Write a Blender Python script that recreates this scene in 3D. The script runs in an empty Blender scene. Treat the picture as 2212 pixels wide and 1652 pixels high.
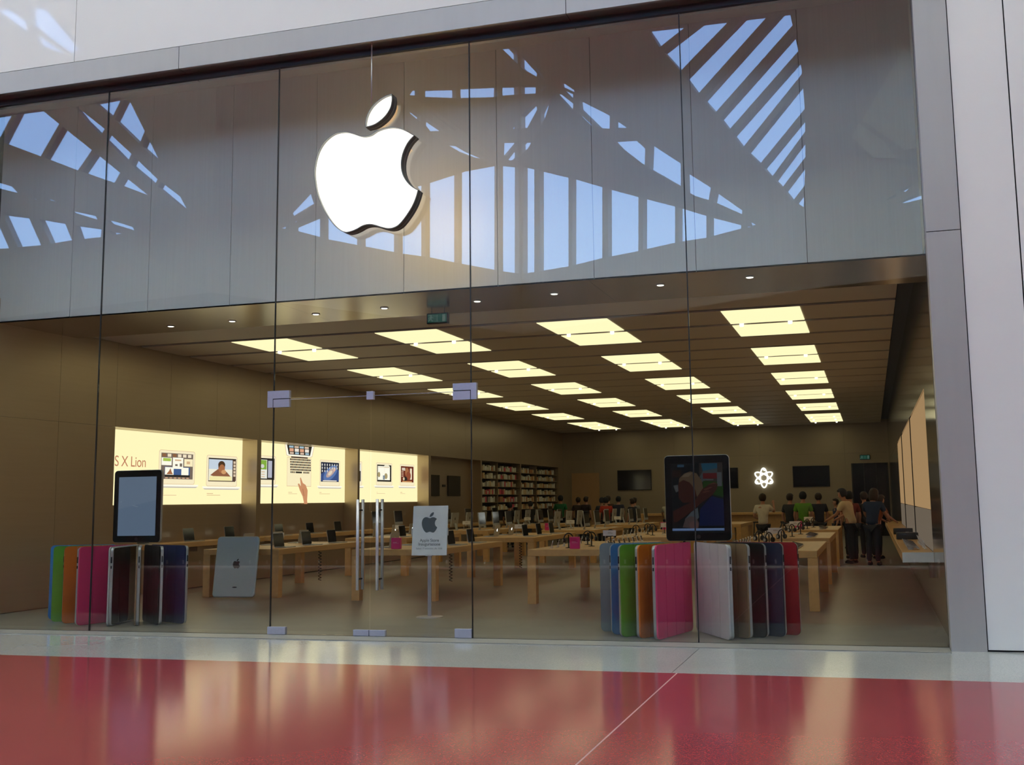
import bpy, bmesh, math, random
from mathutils import Vector, Matrix
from mathutils.geometry import delaunay_2d_cdt
random.seed(7)
SC = bpy.context.scene
COL = SC.collection
PI = math.pi

# ------------------------------------------------------------------ camera
cam_d = bpy.data.cameras.new('camera')
cam_d.sensor_fit = 'HORIZONTAL'; cam_d.sensor_width = 36.0
cam_d.lens = 2354.86 * 36.0 / 2212
cam_d.shift_x = -0.0441; cam_d.shift_y = -0.0210
cam_d.clip_end = 300
cam = bpy.data.objects.new('camera', cam_d); COL.objects.link(cam)
def cam_rot(yaw, pitch, roll):
    cy, sy, cp, sp = math.cos(yaw), math.sin(yaw), math.cos(pitch), math.sin(pitch)
    f = Vector((-sy*cp, cy*cp, sp)); r = Vector((cy, sy, 0)); u = r.cross(f)
    cr, sr = math.cos(roll), math.sin(roll)
    r2 = cr*r + sr*u; u2 = -sr*r + cr*u
    return Matrix((r2, u2, -f)).transposed()
cam.matrix_world = Matrix.Translation((10.6401, -13.2281, 1.7010)) @ cam_rot(*[math.radians(a) for a in (15.8484, 7.3409, -0.9402)]).to_4x4()
SC.camera = cam

# ------------------------------------------------------------------ world, sun, exposure
world = bpy.data.worlds.new('sky'); SC.world = world; world.use_nodes = True
nt = world.node_tree; nt.nodes.clear()
wo = nt.nodes.new('ShaderNodeOutputWorld'); bg = nt.nodes.new('ShaderNodeBackground')
tc = nt.nodes.new('ShaderNodeTexCoord'); sx = nt.nodes.new('ShaderNodeSeparateXYZ'); rp = nt.nodes.new('ShaderNodeValToRGB')
mr = nt.nodes.new('ShaderNodeMapRange'); mr.inputs['From Min'].default_value = -1.0; mr.inputs['From Max'].default_value = 1.0
nt.links.new(tc.outputs['Generated'], sx.inputs[0]); nt.links.new(sx.outputs['Z'], mr.inputs[0]); nt.links.new(mr.outputs[0], rp.inputs[0])
e = rp.color_ramp.elements
e[0].position = 0.495; e[0].color = (.030, .028, .025, 1)          # ground
e[1].position = 0.90; e[1].color = (.11, .26, .66, 1)            # zenith side
hz = e.new(0.505); hz.color = (.30, .48, .78, 1)                  # horizon
bg.inputs['Strength'].default_value = 10.0
nt.links.new(rp.outputs[0], bg.inputs['Color']); nt.links.new(bg.outputs[0], wo.inputs['Surface'])
sun_d = bpy.data.lights.new('sun', 'SUN'); sun_d.energy = 32.0; sun_d.angle = math.radians(.6); sun_d.color = (1, .93, .86)
sun = bpy.data.objects.new('sun', sun_d); COL.objects.link(sun)
sun.rotation_euler = (math.radians(-24), math.radians(8), 0)     # high noon sun, from behind the shop
SC.view_settings.view_transform = 'Standard'; SC.view_settings.look = 'None'
SC.view_settings.exposure = 0.0; SC.view_settings.gamma = 1.0; SC.view_settings.use_curve_mapping = False

# ------------------------------------------------------------------ materials
def new_mat(name):
    m = bpy.data.materials.new(name); m.use_nodes = True; m.node_tree.nodes.clear()
    return m, m.node_tree
def pbr(name, col, rough=.5, metal=0.0, spec=.5, noise=.06, scale=(8, 8, 8), bump=0.0, rough_var=0.0, coat=0.0):
    m, t = new_mat(name); N = t.nodes; L = t.links
    o = N.new('ShaderNodeOutputMaterial'); b = N.new('ShaderNodeBsdfPrincipled'); L.new(b.outputs[0], o.inputs[0])
    b.inputs['Roughness'].default_value = rough; b.inputs['Metallic'].default_value = metal
    b.inputs['Specular IOR Level'].default_value = spec; b.inputs['Coat Weight'].default_value = coat
    b.inputs['Coat Roughness'].default_value = .05
    c = N.new('ShaderNodeTexCoord'); mp = N.new('ShaderNodeMapping'); mp.inputs['Scale'].default_value = scale
    n = N.new('ShaderNodeTexNoise'); n.inputs['Scale'].default_value = 1.0; n.inputs['Detail'].default_value = 3.0
    L.new(c.outputs['Object'], mp.inputs[0]); L.new(mp.outputs[0], n.inputs['Vector'])
    r = N.new('ShaderNodeMapRange'); r.inputs['To Min'].default_value = 1 - noise*2; r.inputs['To Max'].default_value = 1 + noise*2
    L.new(n.outputs[0], r.inputs[0])
    mx = N.new('ShaderNodeMix'); mx.data_type = 'RGBA'; mx.blend_type = 'MULTIPLY'; mx.inputs[0].default_value = 1.0
    mx.inputs[6].default_value = (*col, 1); L.new(r.outputs[0], mx.inputs[7]); L.new(mx.outputs[2], b.inputs['Base Color'])
    if bump:
        bp = N.new('ShaderNodeBump'); bp.inputs['Strength'].default_value = bump; bp.inputs['Distance'].default_value = .01
        L.new(n.outputs[0], bp.inputs['Height']); L.new(bp.outputs[0], b.inputs['Normal'])
    if rough_var:
        r2 = N.new('ShaderNodeMapRange'); r2.inputs['To Min'].default_value = max(.01, rough-rough_var); r2.inputs['To Max'].default_value = rough+rough_var
        L.new(n.outputs[0], r2.inputs[0]); L.new(r2.outputs[0], b.inputs['Roughness'])
    return m
def emit(name, col, strength):
    m, t = new_mat(name); o = t.nodes.new('ShaderNodeOutputMaterial'); s = t.nodes.new('ShaderNodeEmission')
    s.inputs[0].default_value = (*col, 1); s.inputs[1].default_value = strength; t.links.new(s.outputs[0], o.inputs[0]); return m
def printed(name, strength, lit=True, rough=.5):
    m, t = new_mat(name); o = t.nodes.new('ShaderNodeOutputMaterial'); a = t.nodes.new('ShaderNodeAttribute'); a.attribute_name = 'Col'
    if lit:
        s = t.nodes.new('ShaderNodeEmission'); s.inputs[1].default_value = strength; t.links.new(a.outputs['Color'], s.inputs[0])
    else:
        s = t.nodes.new('ShaderNodeBsdfPrincipled'); s.inputs['Roughness'].default_value = rough; t.links.new(a.outputs['Color'], s.inputs['Base Color'])
    t.links.new(s.outputs[0], o.inputs[0]); return m
def glass(name, tint, f0=.045):
    m, t = new_mat(name); N = t.nodes; L = t.links
    o = N.new('ShaderNodeOutputMaterial'); tr = N.new('ShaderNodeBsdfTransparent'); gl = N.new('ShaderNodeBsdfGlossy'); mx = N.new('ShaderNodeMixShader')
    tr.inputs[0].default_value = (*tint, 1); gl.inputs['Roughness'].default_value = 0.0; gl.inputs['Color'].default_value = (1, 1, 1, 1)
    lw = N.new('ShaderNodeLayerWeight'); lw.inputs['Blend'].default_value = .5
    pw = N.new('ShaderNodeMath'); pw.operation = 'POWER'; pw.inputs[1].default_value = 5.0
    ma = N.new('ShaderNodeMath'); ma.operation = 'MULTIPLY_ADD'; ma.inputs[1].default_value = 1-f0; ma.inputs[2].default_value = f0
    L.new(lw.outputs['Facing'], pw.inputs[0]); L.new(pw.outputs[0], ma.inputs[0]); L.new(ma.outputs[0], mx.inputs[0])
    L.new(tr.outputs[0], mx.inputs[1]); L.new(gl.outputs[0], mx.inputs[2]); L.new(mx.outputs[0], o.inputs[0]); return m
def translucent(name, col):
    m, t = new_mat(name); o = t.nodes.new('ShaderNodeOutputMaterial'); s = t.nodes.new('ShaderNodeBsdfTranslucent')
    s.inputs[0].default_value = (*col, 1); t.links.new(s.outputs[0], o.inputs[0]); return m
def terrazzo(name, base, chip_a, chip_b, rough, spec=.5):
    m, t = new_mat(name); N = t.nodes; L = t.links
    o = N.new('ShaderNodeOutputMaterial'); b = N.new('ShaderNodeBsdfPrincipled'); L.new(b.outputs[0], o.inputs[0])
    b.inputs['Roughness'].default_value = rough; b.inputs['Specular IOR Level'].default_value = spec
    c = N.new('ShaderNodeTexCoord'); v = N.new('ShaderNodeTexVoronoi'); v.inputs['Scale'].default_value = 130
    L.new(c.outputs['Object'], v.inputs['Vector'])
    rp = N.new('ShaderNodeValToRGB'); rp.color_ramp.interpolation = 'CONSTANT'
    el = rp.color_ramp.elements; el[0].position = 0; el[0].color = (*base, 1); el[1].position = .72; el[1].color = (*chip_a, 1)
    x = el.new(.88); x.color = (*chip_b, 1)
    sp = N.new('ShaderNodeSeparateColor'); L.new(v.outputs['Color'], sp.inputs[0]); L.new(sp.outputs[0], rp.inputs[0])
    n = N.new('ShaderNodeTexNoise'); n.inputs['Scale'].default_value = .7; n.inputs['Detail'].default_value = 4
    L.new(c.outputs['Object'], n.inputs['Vector'])
    r = N.new('ShaderNodeMapRange'); r.inputs['To Min'].default_value = .86; r.inputs['To Max'].default_value = 1.14; L.new(n.outputs[0], r.inputs[0])
    mx = N.new('ShaderNodeMix'); mx.data_type = 'RGBA'; mx.blend_type = 'MULTIPLY'; mx.inputs[0].default_value = 1
    L.new(rp.outputs[0], mx.inputs[6]); L.new(r.outputs[0], mx.inputs[7]); L.new(mx.outputs[2], b.inputs['Base Color'])
    return m

MT = {}
MT['steel_wall'] = pbr('brushed steel wall', (.46, .36, .245), .34, .75, .5, .03, (.6, .6, 22))
MT['steel_fascia'] = pbr('brushed steel fascia', (.62, .67, .69), .45, .15, .5, .03, (40, .8, .8))
MT['steel_soffit'] = pbr('polished steel soffit', (.50, .44, .36), .20, .9, .5, .03, (1, 20, 1))
MT['steel_mirror'] = pbr('polished steel', (.42, .36, .28), .12, .95, .5, .03, (1, 1, 20))
MT['jamb'] = pbr('satin aluminium', (.47, .45, .455), .38, .40, .5, .02, (10, 10, 1))
MT['white_wall'] = pbr('glossy white panel', (.78, .76, .77), .03, 0, .5, .015, (.8, .8, .8))
MT['cavity'] = pbr('pale cavity lining', (.86, .90, .80), .5)
MT['dark'] = pbr('matt black', (.015, .014, .013), .7)
MT['seal'] = pbr('black silicone', (.01, .012, .012), .4)
MT['slot'] = pbr('dark ceiling void', (.05, .045, .035), .8)
MT['plank'] = pbr('satin ceiling plank', (.62, .55, .44), .5, 0, .4, .02, (.3, 6, 6))
MT['stone'] = pbr('grey sandstone floor', (.23, .20, .16), .34, 0, .4, .08, (2.2, 2.2, 2.2))
MT['red_floor'] = terrazzo('red terrazzo', (.30, .045, .06), (.34, .075, .08), (.25, .036, .05), .13)
MT['grey_floor'] = terrazzo('grey terrazzo', (.37, .37, .37), (.43, .43, .42), (.31, .32, .32), .12)
MT['grout'] = pbr('pale grout', (.42, .25, .24), .5)
MT['sill'] = pbr('dark grey sill metal', (.30, .29, .27), .4, .3)  # darker grey than the jamb metal
MT['back_wall'] = pbr('steel darkened for light falloff', (.34, .275, .185), .4, .6, .5, .03, (.6, .6, 22))  # darker copy of the wall steel, light falloff put into the colour
MT['wood'] = pbr('pale maple', (.66, .38, .14), .38, 0, .45, .09, (14, 1.2, 14))
MT['alu'] = pbr('anodised aluminium', (.46, .47, .47), .38, .6, .5, .02, (20, 20, 20))
MT['alu_back'] = pbr('bead blasted aluminium', (.50, .57, .58), .45, .3, .5, .03, (20, 20, 20))
MT['black_glass'] = pbr('black glass', (.006, .006, .007), .08, 0, .5, 0)
MT['black'] = pbr('black plastic', (.012, .012, .013), .35, 0, .4, .05)
MT['chrome'] = pbr('brushed steel tube', (.50, .48, .50), .42, .7, .5, .03, (4, 4, 60))
MT['patch'] = pbr('satin steel patch', (.46, .46, .58), .42, .5, .5, .03, (30, 3, 30))
MT['white'] = pbr('white acrylic', (.80, .78, .74), .35)
MT['card'] = pbr('white card', (.70, .71, .75), .45)
MT['pink'] = pbr('magenta acrylic', (.75, .03, .20), .3)
MT['concrete'] = pbr('grey render', (.50, .50, .48), .8, 0, .3, .05, (1.5, 1.5, 1.5))
MT['dark_shop'] = pbr('dark shop front', (.05, .045, .045), .5, 0, .4, .1, (.4, .4, .4))
MT['sail'] = pbr('grey sail fabric', (.30, .31, .32), .8)
MT['pale'] = pbr('painted daylight pane', (.80, .82, .74), .8)  # pale tone stands in for daylight through translucent glazing
MT['opal'] = translucent('opal fill pane', (.55, .55, .47))  # tinted for unseen roof panes added to light the hall
MT['glass'] = glass('clear glass', (.945, .955, .94))
MT['lamp'] = emit('ceiling lamp', (1.0, .90, .52), 1.30)
MT['spot'] = emit('spot lamp', (1.0, .96, .86), 2.2)
MT['logo_face'] = emit('sign face', (1.0, .95, .82), 1.6)
MT['logo_back'] = emit('sign back glow', (1.0, .60, .22), 5.5)
MT['logo_rim'] = pbr('sign rim', (.24, .25, .24), .4, .2)
MT['logo_side'] = pbr('sign return', (.05, .045, .04), .4)
MT['poster'] = emit('poster light', (1.0, .88, .50), 1.28)
MT['print'] = printed('poster print', 1.1)
MT['screen'] = printed('screen image', 1.0)
MT['ink'] = printed('card ink', 1.0, False)
MT['neon'] = emit('neon white', (.95, 1, .98), 3.0)
MT['niche_low'] = emit('dim wall glow', (1.0, .78, .58), .16)  # weaker emission stands in for the lit lower part of the bays
MT['niche_glow'] = emit('amber wall glow', (1.0, .62, .30), .42)  # emission stands in for the warm lit look of the wall bays

# ------------------------------------------------------------------ builders
class MB:
    def __init__(s): s.v = []; s.f = []; s.m = []; s.sm = []; s.c = []
    def add(s, vs, fs, mi=0, smooth=False, col=None):
        b = len(s.v); s.v += [tuple(p) for p in vs]
        for f in fs: s.f.append([i+b for i in f]); s.m.append(mi); s.sm.append(smooth); s.c.append(col)
        return s
    def box(s, x0, x1, y0, y1, z0, z1, mi=0, M=None):
        vs = [(x, y, z) for z in (z0, z1) for y in (y0, y1) for x in (x0, x1)]
        if M is not None: vs = [M @ Vector(p) for p in vs]
        return s.add(vs, [(0, 2, 3, 1), (4, 5, 7, 6), (0, 1, 5, 4), (2, 6, 7, 3), (0, 4, 6, 2), (1, 3, 7, 5)], mi)
    def prism(s, pts, a, b, plane='xz', mi=0, M=None, caps=(1, 1), side_mi=None, smooth_side=False):
        n = len(pts)
        def P(p, d): return {'xz': (p[0], d, p[1]), 'xy': (p[0], p[1], d), 'yz': (d, p[0], p[1])}[plane]
        vs = [P(p, a) for p in pts] + [P(p, b) for p in pts]
        if M is not None: vs = [M @ Vector(p) for p in vs]
        base = len(s.v); s.v += [tuple(p) for p in vs]
        if caps[0]: s.f.append([base+i for i in range(n)]); s.m.append(mi); s.sm.append(False); s.c.append(None)
        if caps[1]: s.f.append([base+n+i for i in range(n-1, -1, -1)]); s.m.append(mi if caps[1] == 1 else caps[1]); s.sm.append(False); s.c.append(None)
        for i in range(n):
            j = (i+1) % n; s.f.append([base+i, base+n+i, base+n+j, base+j]); s.m.append(mi if side_mi is None else side_mi); s.sm.append(smooth_side); s.c.append(None)
        return s
    def tube(s, path, r, n=8, mi=0, cap=True):
        path = [Vector(p) for p in path]; rings = []
        rr_ = r if isinstance(r, (list, tuple)) else [r]*len(path)
        prev = None
        for i, p in enumerate(path):
            d = (path[min(i+1, len(path)-1)] - path[max(i-1, 0)]).normalized()
            if prev is None:
                up = Vector((0, 0, 1)) if abs(d.z) < .9 else Vector((1, 0, 0))
                u = d.cross(up).normalized()
            else:
                u = (prev - d*prev.dot(d)).normalized()
            prev = u; w = d.cross(u)
            rings.append([p + rr_[i]*(math.cos(2*PI*k/n)*u + math.sin(2*PI*k/n)*w) for k in range(n)])
        b = len(s.v); s.v += [tuple(q) for rg in rings for q in rg]
        for i in range(len(path)-1):
            for k in range(n):
                k2 = (k+1) % n
                s.f.append([b+i*n+k, b+i*n+k2, b+(i+1)*n+k2, b+(i+1)*n+k]); s.m.append(mi); s.sm.append(True); s.c.append(None)
        if cap:
            for i, rev in ((0, True), (len(path)-1, False)):
                fl = [b+i*n+k for k in range(n)]
                s.f.append(fl[::-1] if rev else fl); s.m.append(mi); s.sm.append(False); s.c.append(None)
        return s
    def lathe(s, prof, n=24, mi=0, o=(0, 0, 0)):
        b = len(s.v)
        for r, z in prof:
            for k in range(n): s.v.append((o[0]+r*math.cos(2*PI*k/n), o[1]+r*math.sin(2*PI*k/n), o[2]+z))
        for i in range(len(prof)-1):
            for k in range(n):
                k2 = (k+1) % n; s.f.append([b+i*n+k, b+i*n+k2, b+(i+1)*n+k2, b+(i+1)*n+k]); s.m.append(mi); s.sm.append(True); s.c.append(None)
        s.f.append([b+k for k in range(n)][::-1]); s.m.append(mi); s.sm.append(False); s.c.append(None)
        s.f.append([b+(len(prof)-1)*n+k for k in range(n)]); s.m.append(mi); s.sm.append(False); s.c.append(None)
        return s
    def mesh(s, name, mats):
        me = bpy.data.meshes.new(name); me.from_pydata(s.v, [], s.f)
        for m in (mats if isinstance(mats, (list, tuple)) else [mats]): me.materials.append(MT[m] if isinstance(m, str) else m)
        for p, mi, sm in zip(me.polygons, s.m, s.sm): p.material_index = mi; p.use_smooth = sm
        if any(c is not None for c in s.c):
            at = me.color_attributes.new('Col', 'FLOAT_COLOR', 'CORNER')
            for p, c in zip(me.polygons, s.c):
                for li in p.loop_indices: at.data[li].color = (*(c or (1, 1, 1)), 1)
        me.update(); return me
    def obj(s, name, mats, parent=None, loc=None, rot=None):
        return link(name, s.mesh(name, mats), parent, loc, rot)
def link(name, me, parent=None, loc=None, rot=None):
    o = bpy.data.objects.new(name, me); COL.objects.link(o)
    if parent: o.parent = parent
    if loc is not None: o.location = loc
    if rot is not None: o.rotation_euler = rot
    return o
def tag(o, label=None, cat=None, group=None, kind=None):
    if label: o['label'] = label
    if cat: o['category'] = cat
    if group: o['group'] = group
    if kind: o['kind'] = kind
    return o
def thing(name, label, cat, loc=(0, 0, 0), rz=0, group=None):
    o = link(name, None, None, loc, (0, 0, rz)); return tag(o, label, cat, group)
def struct(o, label): return tag(o, label, None, None, 'structure')
def dup(root, loc=None, rz=None, label=None, group=None):
    r = root.copy(); COL.objects.link(r)
    if loc is not None: r.location = loc
    if rz is not None: r.rotation_euler = (0, 0, rz)
    if label: r['label'] = label
    if group: r['group'] = group
    for ch in root.children:
        c = ch.copy(); COL.objects.link(c); c.parent = r
        for g in ch.children:
            d = g.copy(); COL.objects.link(d); d.parent = c
    return r
def bevel(o, w, seg=2):
    m = o.modifiers.new('bevel', 'BEVEL'); m.width = w; m.segments = seg; m.limit_method = 'ANGLE'; return o
def rrect(w, h, r, n=5, x0=0, y0=0):
    out = []
    for cx, cy, a0 in ((w-r, r, -PI/2), (w-r, h-r, 0), (r, h-r, PI/2), (r, r, PI)):
        for k in range(n+1):
            a = a0 + PI/2*k/n; out.append((x0+cx+r*math.cos(a), y0+cy+r*math.sin(a)))
    return out
def spline(pts, seg=5):
    """closed Catmull-Rom through (x, z, corner)"""
    n = len(pts); out = []
    for i in range(n):
        p0, p1, p2, p3 = pts[i-1], pts[i], pts[(i+1) % n], pts[(i+2) % n]
        if p1[2]: p0 = (2*p1[0]-p2[0], 2*p1[1]-p2[1], 0)
        if p2[2]: p3 = (2*p2[0]-p1[0], 2*p2[1]-p1[1], 0)
        for k in range(seg):
            t = k/seg
            out.append(tuple(.5*((2*p1[a]) + (-p0[a]+p2[a])*t + (2*p0[a]-5*p1[a]+4*p2[a]-p3[a])*t*t + (-p0[a]+3*p1[a]-3*p2[a]+p3[a])*t**3) for a in (0, 1)))
    return out
def text_mesh(body, size, mat, align='CENTER', spacing=1.0):
    cu = bpy.data.curves.new('text', 'FONT'); cu.body = body; cu.size = size; cu.align_x = align; cu.space_character = spacing; cu.extrude = 0
    o = bpy.data.objects.new('text', cu); COL.objects.link(o)
    dg = bpy.context.evaluated_depsgraph_get(); me = bpy.data.meshes.new_from_object(o.evaluated_get(dg))
    bpy.data.objects.remove(o); bpy.data.curves.remove(cu)
    me.materials.clear(); me.materials.append(MT[mat] if isinstance(mat, str) else mat); return me
def picture(mat, polys, fx, step=.0012, name='picture'):
    """flat print: list of (colour, [(u, v), ...]); fx maps (u, v, lift) to a point; later shapes lie on top"""
    mb = MB()
    for i, (col, pts) in enumerate(polys):
        mb.add([fx(u, v, step*(i+1)) for u, v in pts], [list(range(len(pts)))], 0, False, col)
    return mb.mesh(name, mat)
def rect(u0, v0, u1, v1): return [(u0, v0), (u1, v0), (u1, v1), (u0, v1)]
def ell(cu, cv, a, b, n=16, rot=0, t0=0, t1=2*PI):
    out = []
    for k in range(n):
        t = t0+(t1-t0)*k/n if t1-t0 >= 2*PI-.01 else t0+(t1-t0)*k/(n-1)
        x, y = a*math.cos(t), b*math.sin(t)
        out.append((cu+x*math.cos(rot)-y*math.sin(rot), cv+x*math.sin(rot)+y*math.cos(rot)))
    return out
LOGO_BODY=[(4.294,6.653,0),(4.381,6.664,0),(4.468,6.709,0),(4.583,6.735,0),(4.698,6.734,0),(4.813,6.705,0),(4.912,6.652,0),(5.019,6.579,1),(4.941,6.507,0),(4.877,6.405,0),(4.838,6.287,0),(4.831,6.166,0),(4.856,6.055,0),(4.913,5.956,0),(4.984,5.882,0),(5.073,5.826,1),(5.048,5.741,0),(4.999,5.626,0),(4.914,5.5,0),(4.816,5.389,0),(4.731,5.342,0),(4.646,5.334,0),(4.547,5.359,0),(4.446,5.398,0),(4.36,5.415,0),(4.274,5.406,0),(4.188,5.369,0),(4.101,5.342,0),(4.014,5.337,0),(3.926,5.378,0),(3.823,5.475,0),(3.719,5.62,0),(3.635,5.778,0),(3.574,5.936,0),(3.543,6.09,0),(3.53,6.23,0),(3.546,6.366,0),(3.582,6.488,0),(3.64,6.592,0),(3.721,6.674,0),(3.823,6.733,0),(3.927,6.751,0),(4.03,6.742,0),(4.133,6.705,0),(4.222,6.667,0)]
LOGO_LEAF=[(4.3,6.771,1),(4.295,6.839,0),(4.322,6.946,0),(4.386,7.049,0),(4.48,7.128,0),(4.581,7.178,0),(4.685,7.2,1),(4.694,7.123,0),(4.675,7.015,0),(4.611,6.913,0),(4.524,6.84,0),(4.424,6.79,0)]
WALLS=[[-27.83,-19.58,-9.31,-16.7],[-9.31,-16.7,-2.7,-28.66],[-2.7,-28.66,9.47,-22.84],[9.47,-22.84,25.47,-18.84]]
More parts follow.
